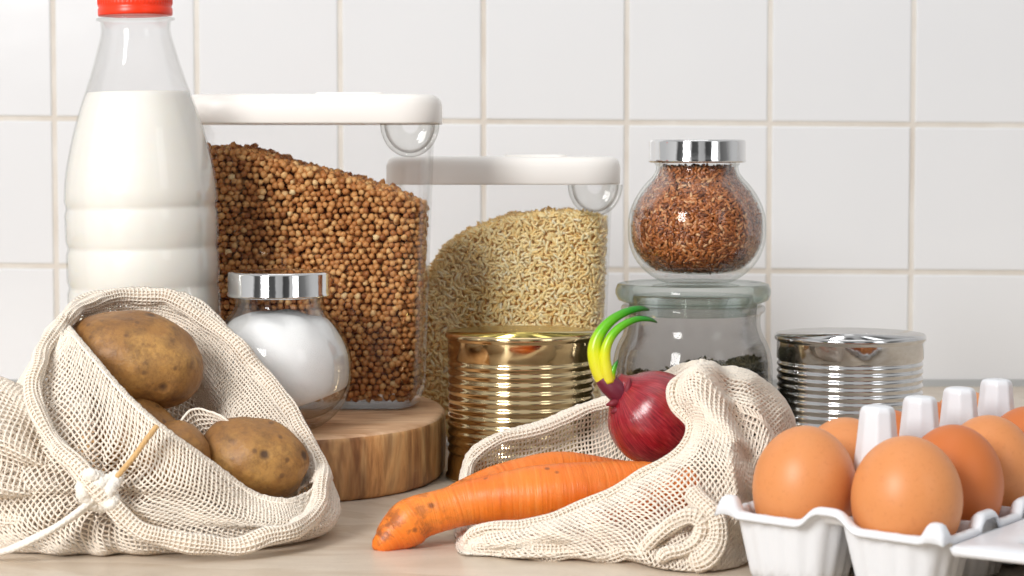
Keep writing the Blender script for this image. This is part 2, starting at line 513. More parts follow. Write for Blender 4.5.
def ico(sub=1):
    import bmesh
    bm = bmesh.new(); bmesh.ops.create_icosphere(bm, subdivisions=sub, radius=1)
    v = np.array([tuple(p.co) for p in bm.verts]); f = [tuple(p.index for p in q.verts) for q in bm.faces]
    bm.free(); return v, f
IV, IF = ico(1)
def t_buck():
    v = IV.copy(); a = np.arctan2(v[:, 1], v[:, 0]); r = 1 + .22 * np.cos(3 * a)
    v[:, 0] *= r; v[:, 1] *= r; v[:, 2] *= 1.12
    return v, IF
def t_long(l, w, t):
    v = []; f = []
    st = [(-1, .0), (-.75, .72), (-.1, 1), (.6, .78), (1, .0)]
    idx = []
    for s, r in st:
        if r == 0: idx.append([len(v)]); v.append((s * l, 0, 0)); continue
        row = []
        for j in range(6):
            a = 2 * PI * j / 6; row.append(len(v)); v.append((s * l, w * r * math.cos(a), t * r * math.sin(a)))
        idx.append(row)
    for a, b in zip(idx[:-1], idx[1:]):
        for j in range(6):
            k = (j + 1) % 6
            if len(a) == 1: f.append((a[0], b[k], b[j]))
            elif len(b) == 1: f.append((a[j], a[k], b[0]))
            else: f.append((a[j], a[k], b[k], b[j]))
    return np.array(v), f


# ------------------------------------------------------------------ food containers
def container(cx, y0, zb, W, DEP, H, label, fill_line, gname, glabel, gcat, tmpl, size, gmats, step, tilt):
    """W,DEP: lid footprint; front of lid at y0; zb: base height"""
    cy = y0 + DEP / 2
    root = thing('food_container', (cx, cy, zb), label, 'container')
    lh = .0165
    # body: outer and inner skins, tapered
    n = 96; t = .0016
    def half(z, ins=0.0):
        k = min(max(z / (H - lh), 0), 1)
        return (W / 2 - .0045 - .0058 * (1 - k) - ins, DEP / 2 - .004 - .005 * (1 - k) - ins)
    rings = []
    for z, ins in [(0, .010), (.0006, .006), (.003, .0022), (.007, .0006)] + [(z, 0) for z in np.linspace(.012, H - lh - .006, 10)] + \
                  [(H - lh - .0055, -.0002), (H - lh - .004, -.0016), (H - lh - .001, -.0016), (H - lh + .003, -.0016)]:
        a, b = half(z, ins); p = rrect(a, b, max(.019 - ins, .008), n)
        rings.append(np.c_[p, np.full(n, z)])
    for z, ins in [(H - lh + .003, t - .001), (H - lh - .004, t)] + [(z, t) for z in np.linspace(H - lh - .01, .012, 8)] + [(.007, t + .0012), (.0045, .006), (.004, .010)]:
        a, b = half(z, ins); p = rrect(a, b, max(.0175 - ins, .006), n)
        rings.append(np.c_[p, np.full(n, z)])
    V, Fa = ring_loft(rings)
    put('body', V, Fa, M_CLEAR, root)
    # lid: slab with soft top edge
    rings = []
    for z, ins in [(H - lh, .0030), (H - lh, .0004), (H - lh + .001, .0), (H - .006, .0), (H - .003, .0008), (H - .0012, .0022), (H - .0003, .0045), (H, .010)]:
        p = rrect(W / 2 - ins, DEP / 2 - ins, max(.022 - ins, .01), n); rings.append(np.c_[p, np.full(n, z)])
    V, Fa = ring_loft(rings)
    lid = put('lid', V, Fa, M_LID, root)
    # low finger flap on top of the lid
    rings = []
    for z, ins in [(H - .0005, 0), (H + .0008, .0002), (H + .0012, .001)]:
        p = rrect(.019 - ins, .016 - ins, .005, 40); rings.append(np.c_[p[:, 0] + W * .14, p[:, 1] - .004, np.full(40, z)])
    V, Fa = ring_loft(rings)
    put('lid_flap', V, Fa, M_LID, lid)
    # pouring spout under the right end of the lid: a thick scoop
    a, b = half(H)
    sx = W / 2 - .0158; srx = .0162; sd = .0185
    V = []; Fa = []
    nu, nv = 28, 10
    def scoop(off):
        P_ = []
        for i in range(nu + 1):
            u = PI * i / nu
            for j in range(nv + 1):
                v = j / nv          # 0 outer rim, 1 inner against body
                rx = (srx - off) * math.cos(v * PI / 2 * .8); rz = (sd - off) * math.cos(v * PI / 2 * .8)
                x = sx + rx * math.cos(u); z = H - lh - rz * math.sin(u)
                y = -DEP / 2 + .0005 + .008 * math.sin(v * PI / 2)
                P_.append((x, y, z))
        return P_
    A = scoop(0); B = scoop(.0022)
    V = A + B; m_ = len(A)
    for i in range(nu):
        for j in range(nv):
            q = (i * (nv + 1) + j, (i + 1) * (nv + 1) + j, (i + 1) * (nv + 1) + j + 1, i * (nv + 1) + j + 1)
            Fa.append(q[::-1]); Fa.append(tuple(k + m_ for k in q))
        q = (i * (nv + 1), (i + 1) * (nv + 1)); Fa.append((q[0], q[1], q[1] + m_, q[0] + m_))
    sp = put('spout', V, Fa, M_THICKP, root)
    # contents
    fx = np.array([p[0] for p in fill_line]) - cx; fz = np.array([p[1] for p in fill_line]) - zb
    def top(x): return np.interp(x, fx, fz)
    pts = []; nr = []
    ga = size * 1.15
    for lay, ins in enumerate((t + ga, t + ga * 2.6)):
        z = .0045 + ga
        row = 0
        while z < H - lh:
            a, b = half(z, ins); a = max(a, .01); b = max(b, .01)
            bot = max(0, .012 - z) * .6
            per = 4 * (a + b) - (8 - 2 * PI) * .015
            cnt = int(per / step); p = rrect(a - bot, b - bot, max(.0175 - ins, .006), cnt)
            sh = .5 * (row % 2); p = p + (np.roll(p, -1, axis=0) - p) * sh
            keep = z < top(p[:, 0]) - ga * .6 + RNG.normal(size=cnt) * size * .4
            for (x, y) in p[keep]:
                pts.append((x, y, z)); nr.append((x / a ** 4 * 1e0 * abs(x) ** 2, y / b ** 4 * abs(y) ** 2, 0.02))
            z += step * .86; row += 1
    a, b = half(.1, t + ga * 1.2)
    for x in np.arange(-a, a, step * .9):
        for y in np.arange(-b, b, step * .9):
            xx, yy = x + random.uniform(-.3, .3) * step, y + random.uniform(-.3, .3) * step
            if abs(xx) > a - .015 and abs(yy) > b - .015 and math.hypot(abs(xx) - a + .015, abs(yy) - b + .015) > .015: continue
            bump = noise.noise(Vector((xx * 60, yy * 60, cx * 9))) * .0025
            for q in (0, 1):
                pts.append((xx, yy, float(top(xx)) - ga + bump - q * size)); nr.append((0, 0, 1))
    # core
    cn = 64; rings = []
    ci = t + ga * 2.0
    for k in np.linspace(0, 1, 14):
        ring = []
        for (x, y) in rrect(half(.02, ci)[0], half(.02, ci)[1], .014, cn):
            zt = float(top(x)) - ga * 2.2
            ring.append((x, y, .0075 + ga + (zt - .0075 - ga) * k))
        rings.append(np.array(ring))
    for s in (.75, .5, .25, .02):
        ring = []
        for (x, y) in rrect(half(.02, ci)[0], half(.02, ci)[1], .014, cn) * s:
            ring.append((x, y, float(top(x)) - ga * 2.2))
        rings.append(np.array(ring))
    core = ring_loft(rings)
    ob = scatter(gname, np.array(pts), np.array(nr), tmpl, size, gmats, core, tilt=tilt, jitter=size * .3)
    ob.location = (cx, cy, zb)
    tag(ob, glabel, gcat, kind='stuff')
    return root

M_THICKP = clear_mat('thick_clear_plastic', (.95, .95, .94), (.55, .55, .53), power=1.8, gain=1.6, top=.5)
BZ = .0340                     # top of the wood slice
def line(pts, D): return [(P(x, y, D).x, P(x, y, D).z) for x, y in pts]
D1 = 1.190
xa, xb = P(180, 110, D1).x, P(438.5, 110, D1).x
Wd = xb - xa; Hc = P(300, 93.2, D1).z - BZ
container((xa + xb) / 2, D1, BZ, Wd, .086, Hc, 'large clear container of brown buckwheat with white lid standing on the wood slice',
          line([(190, 146), (240, 147), (270, 155), (300, 165), (350, 177), (390, 189), (420, 204), (440, 212)], D1 + .008),
          'buckwheat', 'brown roasted buckwheat grains filling the left container', 'buckwheat', t_buck(), .00195, [M_BUCK, M_BUCKC], .0037, 1.0)
D2 = 1.285
xa, xb = P(384, 170, D2).x, P(622, 170, D2).x
container((xa + xb) / 2, D2, 0.0004, xb - xa, .086, P(500, 157.5, D2).z, 'clear container of pale rice with white lid standing behind the gold can',
          line([(388, 300), (410, 290), (430, 268), (445, 246), (470, 230), (510, 217), (550, 211), (585, 212), (606, 219), (620, 222)], D2 + .008),
          'rice', 'pale golden long grain rice filling the right container', 'rice', t_long(1.6, .5, .42), .0017, [M_RICE, M_RICEC], .0023, .25)

# ------------------------------------------------------------------ milk bottle
def milk_bottle():
    D = 1.145; s = D / F
    c = P(145.2, 148, D); X = c.x; Y = D
    root = thing('milk_bottle', (X, Y, BZ), 'clear plastic milk bottle with a red screw cap, left of the buckwheat container', 'bottle', rot=(0, -.0205, 0)); root.location.z += .0006
    zz = lambda py: P(142, py, D).z - BZ
    out = [(.0, .0025), (.026, .0025), (.031, .0004), (.0365, .002), (.0395, .008), (.0400, .020)]
    def groove(py, r=.0400, d=.0009):
        z = zz(py); return [(r, z - .0035), (r - d * .75, z - .0012), (r - d, z), (r - d * .75, z + .0012), (r, z + .0035)]
    out += groove(370) + groove(329) + groove(287) + groove(248) + groove(208, .0402)
    out += [(.0399, zz(190)), (.0388, zz(172)), (.0366, zz(152)), (.0338, zz(130)), (.0302, zz(108)), (.0268, zz(90)), (.0236, zz(72)),
            (.0206, zz(52)), (.0186, zz(38)), (.0180, zz(31)), (.0180, zz(24)), (.0183, zz(22.4)), (.0204, zz(21.4)), (.0204, zz(19.4)), (.0172, zz(18.6)), (.0150, zz(17)), (.0150, zz(1))]
    o = smooth_prof(out[:6], 3)[:-1] + out[6:31] + smooth_prof(out[31:41], 4) + out[42:]
    o = [(r, z) for r, z in o]
    inner = [(max(r - .0007, 0), z + (.0007 if i < 8 else 0)) for i, (r, z) in enumerate(o)][::-1]
    V, Fa = lathe_vf(o + inner, 72, caps=False)
    put('body', V, Fa, M_PET, root)
    # cap
    zb, zt = zz(16.8), zz(-14)
    seg = 192
    def wob(r, z, a):
        return r + (.00028 * math.cos(a * 60) if (r > .0186 and z > zb + .006 and z < zt - .002) else 0)
    V, Fa = lathe_vf([(.0155, zb), (.0192, zb), (.0194, zb + .001), (.0194, zb + .0035), (.0188, zb + .0042), (.0193, zb + .0052), (.0193, zb + .0062), (.0193, zt - .0025), (.0190, zt - .001), (.0180, zt), (0.001, zt)], seg, wob=wob)
    put('cap', V, Fa, M_RED, root)
    # milk
    lv = zz(93)
    body = [(r - .0010, z) for r, z in o if z < lv]
    body = [(max(r, .0002), z + (.0012 if i < 8 else 0)) for i, (r, z) in enumerate(body)]
    rl = np.interp(lv, [p[1] for p in body[-8:]], [p[0] for p in body[-8:]])
    body += [(.0268 - .0010, lv), (.0001, lv)]
    V, Fa = lathe_vf(body, 72)
    mk = put('milk', V, Fa, M_MILK); mk.location = (X, Y, BZ + .0006); mk.rotation_euler = (0, -.0205, 0)
    tag(mk, 'white milk filling the plastic bottle up to its neck', 'milk')
milk_bottle()

# ------------------------------------------------------------------ globe jars
def globe_jar(cx, cy, zb, k, label, glabel_parts):
    root = thing('globe_jar', (cx, cy, zb), label, 'jar')
    # profile in millimetres for the flax jar
    pr = [(0, 1.2), (12, 1.0), (17, .2), (19.5, .2), (22.5, 1.6), (29, 6.2), (34.5, 13), (37.6, 21), (38.4, 29.5), (37.6, 38), (34.6, 46), (30, 53), (25.5, 58), (23.2, 61.5), (22.8, 64.5), (23.6, 65.6), (23.4, 67), (23.2, 74.5)]
    outp = [(r * .001 * k, z * .001 * k) for r, z in smooth_prof(pr, 4)]
    pi_ = [(21.6, 74.5), (21.4, 64), (22, 61), (24, 57.5), (28.4, 52.4), (33, 45.3), (35.9, 37.8), (36.7, 29.5), (35.9, 21.8), (32.5, 14.5), (26.5, 8.6), (19, 5.6), (9, 4.6), (0, 4.4)]
    innp = [(max(r, 0) * .001 * k, z * .001 * k) for r, z in smooth_prof(pi_, 4)]
    V, Fa = lathe_vf(outp + innp, 72, caps=False)
    put('glass_body', V, Fa, M_GLASS, root)
    z0, z1 = 66.4, 79.2
    cap = [(23.9, z0), (26.4, z0), (27.1, z0 + .5), (27.2, z0 + 1.2), (26.8, z0 + 1.9), (26.8, z1 - 1.4), (26.4, z1 - .4), (25.6, z1), (22, z1 - .0), (21.5, z1 - .4), (20, z1 - .4), (10, z1 - .4), (2, z1 - .4)]
    V, Fa = lathe_vf([(r * .001 * k, z * .001 * k) for r, z in cap], 80)
    put('screw_lid', V, Fa, M_CHROME, root)
    return root


Dg = 1.205
GJ = P(693, 283, Dg)
k1 = Dg / 1.19 * .985
FX = P(697, 200, Dg).x
GJ_TOP = P(693, 281.5, Dg).z - .0002
globe_jar(FX, Dg, GJ_TOP, k1, 'round glass jar of brown seeds with chrome lid, stacked on the wide glass jar', None)
def flax():
    k = k1 * .001
    pi_ = [(0.3, 5.2), (9, 5.2), (19, 6.2), (26.2, 9.2), (32.1, 15), (35.4, 22), (36.1, 29.5), (35.3, 37.6), (32.4, 45), (27.8, 52), (23.4, 57.3), (21.4, 61), (20.8, 65)]
    pr = np.array(smooth_prof(pi_, 10))
    d = np.r_[0, np.cumsum(np.hypot(*np.diff(pr, axis=0).T))]
    pts = []; nr = []
    for lay, ins in enumerate((1.0, 2.4)):
        for s in np.arange(0, d[-1], 1.35):
            r = np.interp(s, d, pr[:, 0]); z = np.interp(s, d, pr[:, 1])
            dr = np.interp(s + .5, d, pr[:, 0]) - r; dz = np.interp(s + .5, d, pr[:, 1]) - z
            L = math.hypot(dr, dz) or 1; nx, nz = dz / L, -dr / L
            r2, z2 = r - nx * ins, z - nz * ins
            if z2 > 64: continue
            cnt = max(int(2 * PI * r2 / 2.3), 1)
            for j in range(cnt):
                a = 2 * PI * (j + random.random() * .8) / cnt
                pts.append((r2 * math.cos(a), r2 * math.sin(a), z2)); nr.append((nx * math.cos(a), nx * math.sin(a), nz))
    core = lathe_vf([(max(r - 2.9, .1) * k, (z * .94 + 2.2) * k) for r, z in pr[::4]], 40)
    core = ([(x, y, z) for x, y, z in core[0]], core[1])
    ob = scatter('flax_seed', np.array(pts) * k, np.array(nr), t_long(1.9, .78, .42), .00112, [M_FLAX, M_FLAXC], core, tilt=.25, jitter=.0002)
    ob.location = (FX, Dg, GJ_TOP)
    tag(ob, 'brown flax seeds filling the round glass jar on top', 'seeds', kind='stuff')
flax()

DS = 1.128
SX = P(279.5, 350, DS).x
k2 = (132 / 2 + 6) * DS / F / .0384
k2 = .0379 / .0384
globe_jar(SX, DS, BZ, k2, 'round glass jar of white salt with chrome lid on the wood slice', None).scale = (1, 1, 1.05)
def salt():
    k = k2 * .001
    pi_ = [(0.2, 9.5), (14, 10), (24, 11.5), (30, 13.6), (33.6, 17.0), (36.0, 23), (36.5, 29.5), (35.7, 37.6), (32.8, 45), (28.6, 51), (25, 54.5), (18, 57), (8, 59), (0.2, 59.5)]
    pr = smooth_prof(pi_, 4)
    V, Fa = lathe_vf([(max(r, 0) * k, z * k) for r, z in pr], 64)
    V = [(x, y, z + .10 * x * min(max((.034 - z) / .02, 0), 1) * (1 if x > 0 else .3) * .0 + (noise.noise(Vector((x * 90, y * 90, 0))) * .0015 if z > .046 else 0)) for x, y, z in V]
    # the lower edge slopes: salt packed higher on the right
    V2 = []
    for x, y, z in V:
        lo = .0095 + max(x, 0) * .32
        V2.append((x, y, max(z, lo) if z < .03 else z))
    ob = put('salt', V2, Fa, M_SALT); ob.location = (SX, DS, BZ); ob.scale = (1, 1, 1.05)
    tag(ob, 'fine white salt filling the round jar on the wood slice', 'salt', kind='stuff')
salt()

# ------------------------------------------------------------------ wide glass jar
def wide_jar():
    s = Dg / F; X = GJ.x; Y = Dg
    root = thing('glass_jar', (X, Y, 0), 'wide clear glass jar with flat glass lid holding dried herbs, under the seed jar', 'jar')
    zz = lambda py: P(693, py, Dg).z
    R = lambda px: px * s
    o = [(0, .003), (R(60), .0028), (R(66), .0006), (R(72), .0008), (R(77.5), .004), (R(80), .010), (R(80.3), .03), (R(80), zz(372)), (R(79), zz(358)), (R(75.5), zz(345)), (R(70.5), zz(335)), (R(68), zz(327)),
         (R(67.5), zz(319)), (R(68.2), zz(314)), (R(71), zz(311.5)), (R(72), zz(308.5)), (R(71), zz(305.5)), (R(68), zz(304))]
    t = .0028
    i = [(R(64), zz(304)), (R(63.5), zz(318)), (R(64), zz(328)), (R(67), zz(337)), (R(72), zz(347)), (R(75), zz(359)), (R(75.5), zz(372)), (R(75.6), .03), (R(75), .011), (R(70), .0065), (0, .006)]
    V, Fa = lathe_vf(smooth_prof(o, 4) + smooth_prof(i, 4), 84, caps=False)
    put('glass_body', V, Fa, clear_mat('shade_tinted_jar_glass', (.90, .895, .89), (.66, .67, .65), power=4.0, gain=1.3, top=.4), root)  # glass tint darkened further to stand in for the shadowed wall behind
    # lid: thick disc
    zt = zz(281.5) - .0006; zb = zz(303)
    l = [(0, zb + .004), (R(60), zb + .004), (R(62), zb - .006), (R(63.2), zb - .006), (R(64), zb + .0005), (R(70), zb + .0008), (R(75), zb + .002), (R(77.6), zb + .0052), (R(77.6), zt - .0038), (R(75.5), zt - .0008), (R(71), zt), (R(64), zt - .0006), (R(58), zt - .0001), (0, zt)]
    V, Fa = lathe_vf(smooth_prof(l[4:10], 3)[:0] + l, 84, caps=False)
    put('glass_lid', V, Fa, M_GLASSLID, root)
    # herbs
    pts = []
    rr = R(75.5) - .0022
    for _ in range(5200):
        a = random.uniform(0, 2 * PI); e = random.random()
        r = rr * (1 - .12 * random.random() ** 2) if e < .62 else rr * math.sqrt(random.random())
        h = .055 + .006 * noise.noise(Vector((r * math.cos(a) * 45, r * math.sin(a) * 45, 3))) + .012 * (r * math.cos(a)) / rr * .5
        z = random.uniform(.009, h) if e < .62 else h + random.uniform(-.002, .001)
        q = min(1, .6 + (z - .006) / .01 * .4)
        pts.append((r * math.cos(a) * q, r * math.sin(a) * q, z))
    core = lathe_vf([(.001, .0085), (rr * .8, .0085), (rr * .93, .013), (rr * .93, .044), (rr * .6, .046), (.001, .047)], 40)
    ob = scatter('dried_herbs', np.array(pts), None, t_long(1.7, .45, .3), .0016, [M_HERB, M_HERBC], core, jitter=.0002)
    ob.location = (X, Y, 0)
    tag(ob, 'dark green dried herbs in the bottom of the wide glass jar', 'herbs', kind='stuff')
M_GLASSLID = clear_mat('glass_lid_disc', (.96, .975, .965), (.42, .52, .45), power=1.3, gain=1.6, top=.6)
wide_jar()

# ------------------------------------------------------------------ tin cans
def can(px, name_label, D, R_px, rim_y, ribs_y0, pitch, mat, lidmat, ring):
    s = D / F; X = P(px, 333, D).x; Y = D; R = R_px * s
    zt = P(px, rim_y, D).z
    root = thing('tin_can', (X, Y, .0003), name_label, 'can')
    zt -= .0003
    pr = [(R * .9, .0022), (R - .0022, .0015), (R - .0010, 0), (R - .0001, .0003), (R, .0012), (R - .0001, .0022), (R - .0010, .0032), (R - .0012, .010)]
    zr = P(px, ribs_y0, D - R).z
    z0 = .0135; n = int((zr - z0) / pitch)
    step = (zr - z0) / n
    for i in range(n * 8 + 1):
        z = z0 + i * step / 8
        # rounded outward beads between narrow grooves
        f = abs(math.cos(i / 8 * PI))
        pr.append((R - .0012 - .0009 * (f ** 2.2), z))
    pr += [(R - .0011, zr + .0012), (R - .0011, zt - .0042), (R - .0010, zt - .0036), (R, zt - .0030), (R + .0002, zt - .0018), (R, zt - .0005), (R - .0007, zt)]
    V, Fa = lathe_vf(pr, 112, caps=False)
    body = put('can_body', V, Fa, mat, root)
    lid = [(R - .0007, zt), (R - .0016, zt - .0004), (R - .0021, zt - .0014), (R - .0024, zt - .0044), (R - .0032, zt - .0050), (R - .0048, zt - .0046), (R - .0056, zt - .0036), (R - .0064, zt - .0034), (R - .0090, zt - .0036),
           (R - .0100, zt - .0042), (R - .014, zt - .0042), (R - .015, zt - .0037), (R - .017, zt - .0037), (R * .4, zt - .0037), (R * .15, zt - .0037), (.003, zt - .0037)]
    V, Fa = lathe_vf(lid, 112)
    put('can_lid', V, Fa, lidmat, root)
    # bottom disc
    V, Fa = lathe_vf([(.0001, .0028), (R * .9, .0022)], 64)
    put('can_base', V, Fa, lidmat, root)
    if ring:
        # pull ring lying flat near the front of the lid, with its rivet tongue
        pts = cr_closed([(.010 * math.cos(a), .0075 * math.sin(a), 0) for a in np.linspace(0, 2 * PI, 10, endpoint=False)], 40)
        pts[:, 2] += zt - .0018
        pts[:, 0] += .001; pts[:, 1] += -.012
        V, Fa = tube_vf(pts, .0010, 10, closed=True)
        t = np.array([(-.0045, .0), (.0045, 0), (.0055, .010), (.003, .0135), (-.003, .0135), (-.0055, .010)])
        V2 = [(x + .001, y - .007, zt - .0024) for x, y in t] + [(x + .001, y - .007, zt - .0012) for x, y in t]
        F2 = [(5, 4, 3, 2, 1, 0), (6, 7, 8, 9, 10, 11)] + [(i, (i + 1) % 6, 6 + (i + 1) % 6, 6 + i) for i in range(6)]
        V, Fa = join_vf((V, Fa), (V2, F2))
        put('pull_ring', V, Fa, lidmat, root)
    return root
can(521, 'gold coloured ribbed tin can with a pull ring lid, beside the wood slice', 1.18, 76, 331.5, 366.5, .0043, M_GOLD, M_GOLDLID, True)
can(850, 'silver ribbed tin can standing behind the eggs', 1.18, 75.2, 333.5, 367.5, .0038, M_TIN, M_TIN, False)

# ------------------------------------------------------------------ wood slice
def wood_slice():
    cx, cy = -.146, 1.204; rx, ry = .1075, .122
    n = 160; rings = []
    def rad(a, z):
        p = 2.45
        r = (abs(math.cos(a) / rx) ** p + abs(math.sin(a) / ry) ** p) ** (-1 / p)
        r *= 1 + .012 * noise.noise(Vector((math.cos(a) * 1.6, math.sin(a) * 1.6, 4)))
        r += .0007 * noise.noise(Vector((math.cos(a) * 9, math.sin(a) * 9, z * 18)))
        return r
    for z, ins in [(0, .0025), (.001, .0008), (.003, 0), (.012, -.0004), (.022, -.0004), (.0305, 0), (.0325, .0005), (.0335, .0018), (BZ - .0002, .004)]:
        ring = []
        for j in range(n):
            a = 2 * PI * j / n; r = rad(a, z) - ins
            ring.append((r * math.cos(a), r * math.sin(a), z))
        rings.append(np.array(ring))
    V, Fa = ring_loft(rings)
    mi = [0] * (n * 6) + [1] * (n * 2) + [1, 1]
    mi = [0] * (n * 6) + [1] * (len(Fa) - n * 6)
    o = put('wooden_board', V, Fa, mats=[M_WSIDE, M_WTOP], mi=mi)
    o.location = (cx, cy, .0001)
    tag(o, 'thick round wood slice board under the salt jar and milk bottle', 'board')
wood_slice()

# ------------------------------------------------------------------ potatoes
def potato(c, r, seed, label, rot=(0, 0, 0)):
    v, f = ico(5)
    V = []
    for p in v:
        q = Vector(p)
        d = 1 + .09 * noise.noise(q * 1.1 + Vector((seed, 0, 0))) + .035 * noise.noise(q * 2.6 + Vector((0, seed, 0))) + .006 * noise.noise(q * 9 + Vector((0, 0, seed)))
        for e in range(6):
            rr = random.Random(seed * 31 + e); ed = Vector((rr.gauss(0, 1), rr.gauss(0, 1), rr.gauss(0, 1))).normalized()
            a = (q - ed).length
            d -= .03 * math.exp(-(a / .13) ** 2)
        V.append((q.x * r[0] * d, q.y * r[1] * d, q.z * r[2] * d))
    o = put('potato', V, f, M_POTATO)
    o.location = c; o.rotation_euler = rot
    tag(o, label, 'potato', 'potatoes in the net bag')
    return o
def sc(D): return D / F
potato(P(133, 361, 1.035), (72 * sc(1.035), .028, 51 * sc(1.035)), 3, 'largest potato, on top at the mouth of the left net bag', (0, math.radians(10), 0))
potato(P(254, 459, 1.005), (55 * sc(1.005), .022, 42 * sc(1.005)), 11, 'potato at the front right of the left net bag, under its rim', (0, math.radians(18), 0))
potato(P(140, 441, 1.018), (48 * sc(1.0), .020, 43 * sc(1.0)), 21, 'small potato wedged right under the largest potato', (0, math.radians(20), 0))
potato(P(178, 456, .987), (34 * sc(.985), .015, 34 * sc(.985)), 32, 'mostly hidden potato at the middle of the left net bag, behind the front cloth', (0, math.radians(25), 0))

# ------------------------------------------------------------------ carrots
def carrot(pts, seed, label):
    """pts: (px, py, D, radius px)"""
    q = cr_open([(*P(x, y, D), r * D / F) for x, y, D, r in pts], 120)
    def wob(s, a, r):
        return r * (1 + .05 * noise.noise(Vector((s * 7, math.cos(a) * .8, math.sin(a) * .8 + seed))) + .022 * noise.noise(Vector((s * 70, math.cos(a) * .9, math.sin(a) * .9 + seed))))
    path = q[:, :3]
    # round the two ends
    rad = q[:, 3].copy()
    V, Fa = tube_vf(path, rad, 48, wob=wob)
    o = put('carrot', V, Fa, M_CARROT)
    at = o.data.attributes.new('along', 'FLOAT', 'POINT'); at.data.foreach_set('value', np.repeat(np.linspace(0, 1, 120), 48).astype(np.float32))
    tag(o, label, 'carrot', 'carrots on the right net bag')
    return o
carrot([(374, 547, .963, 3), (376.5, 546, .964, 8), (384, 542, .965, 13), (394, 534, .968, 19), (408, 524, .970, 24), (420, 517, .972, 22.5), (446, 509, .975, 21.5), (470, 502, .977, 22.5), (504, 498.5, .978, 27), (551, 495.5, .980, 31.5), (605, 492, .985, 31), (655, 490, .992, 28), (685, 489, .998, 24), (694, 489, 1.0, 15), (696, 489, 1.0, 5)],
       1, 'large carrot in front, its tip lying out on the countertop')
carrot([(436, 500, 1.012, 2), (440, 499, 1.013, 7), (460, 492, 1.018, 11), (490, 482, 1.024, 15), (520, 476.5, 1.03, 18), (553, 471.5, 1.036, 20.5), (590, 475, 1.04, 20), (630, 479, 1.043, 18), (660, 482, 1.046, 12), (664, 482, 1.046, 4)],
       5, 'second carrot lying behind the large carrot')

# ------------------------------------------------------------------ onion
def onion():
    D = 1.03; c = P(655, 418, D); R = 48 * D / F
    ax = Vector((-.62, -.12, .60)).normalized()       # towards the neck
    root = thing('red_onion', c, 'sprouting red onion with green shoots resting behind the carrots', 'onion')
    qt = Vector((0, 0, 1)).rotation_difference(ax)
    prof = [(0.02, -.93), (.2, -.95), (.5, -.86), (.8, -.6), (.97, -.25), (1.0, .05), (.93, .36), (.78, .62), (.56, .82), (.36, .95), (.24, 1.08), (.19, 1.2)]
    pr = smooth_prof(prof, 5); seg = 96
    def wob(r, z, a): return r * (1 + .012 * noise.noise(Vector((math.cos(a) * 5, math.sin(a) * 5, z * .6 / R))) + .018 * noise.noise(Vector((math.cos(a) * 1.5, math.sin(a) * 1.5, z / R))))
    V, Fa = lathe_vf([(r * R, z * R) for r, z in pr], seg, wob=wob)
    M_ = [qt @ Vector(v) for v in V]
    o = put('bulb', M_, Fa, M_ONION, root)
    a1 = o.data.attributes.new('merid', 'FLOAT', 'POINT'); a2 = o.data.attributes.new('lat', 'FLOAT', 'POINT')
    g = np.tile(np.abs(np.linspace(-1, 1, seg, endpoint=False)) * 2, len(pr)); a1.data.foreach_set('value', g.astype(np.float32))
    a2.data.foreach_set('value', np.repeat(np.array([z for r, z in pr]), seg).astype(np.float32))
    def rel(px, py, d=0): return P(px, py, D + d) - c
    def tb(pts, name, mat, parent, flat=1):
        q = cr_open([(*rel(x, y, d), r * D / F) for x, y, d, r in pts], 40)
        V, Fa = tube_vf(q[:, :3], q[:, 3], 20)
        ob = put(name, V, Fa, mat, parent)
        at = ob.data.attributes.new('along', 'FLOAT', 'POINT'); at.data.foreach_set('value', np.repeat(np.linspace(0, 1, 40), 20).astype(np.float32))
        return ob
    st = tb([(634, 408, -.002, 11), (627, 401, -.004, 12), (617, 391, -.006, 11.5), (608, 383, -.006, 10.5), (603, 377, -.006, 9)], 'neck', M_STUB, root)
    # curled dry husk points round the neck
    for i, (a, b) in enumerate((((630, 404), (640, 384)), ((622, 408), (611, 413)), ((636, 402), (650, 388)), ((618, 402), (606, 405)), ((626, 398), (630, 378)))):
        tb([(a[0], a[1], -.008, 5), ((a[0] + b[0]) / 2, (a[1] + b[1]) / 2, -.010, 3.5), (b[0], b[1], -.009, .8)], 'husk', M_HUSK, st)
    tb([(607, 384, -.006, 8.5), (601, 374, -.006, 8.5), (596, 360, -.006, 8), (595, 346, -.006, 7), (601, 332, -.005, 6), (612, 320, -.004, 5), (626, 312, -.003, 4), (640, 308.5, -.002, 3), (649, 310, -.001, 1.2)], 'shoot', M_SPROUT, root)
    tb([(610, 383, -.009, 5), (607, 372, -.009, 6), (605, 358, -.009, 5.6), (607, 345, -.009, 5), (614, 333, -.008, 4.4), (625, 324, -.007, 3.8), (638, 319, -.006, 3.1), (650, 319.5, -.005, 2.2), (657, 322.5, -.005, .8)], 'shoot', M_SPROUT, root)
    tb([(611, 384, -.008, 4), (612, 374, -.009, 3.6), (615, 366, -.009, 2.4), (618, 360, -.009, .8)], 'shoot', M_SPROUT, root)
onion()

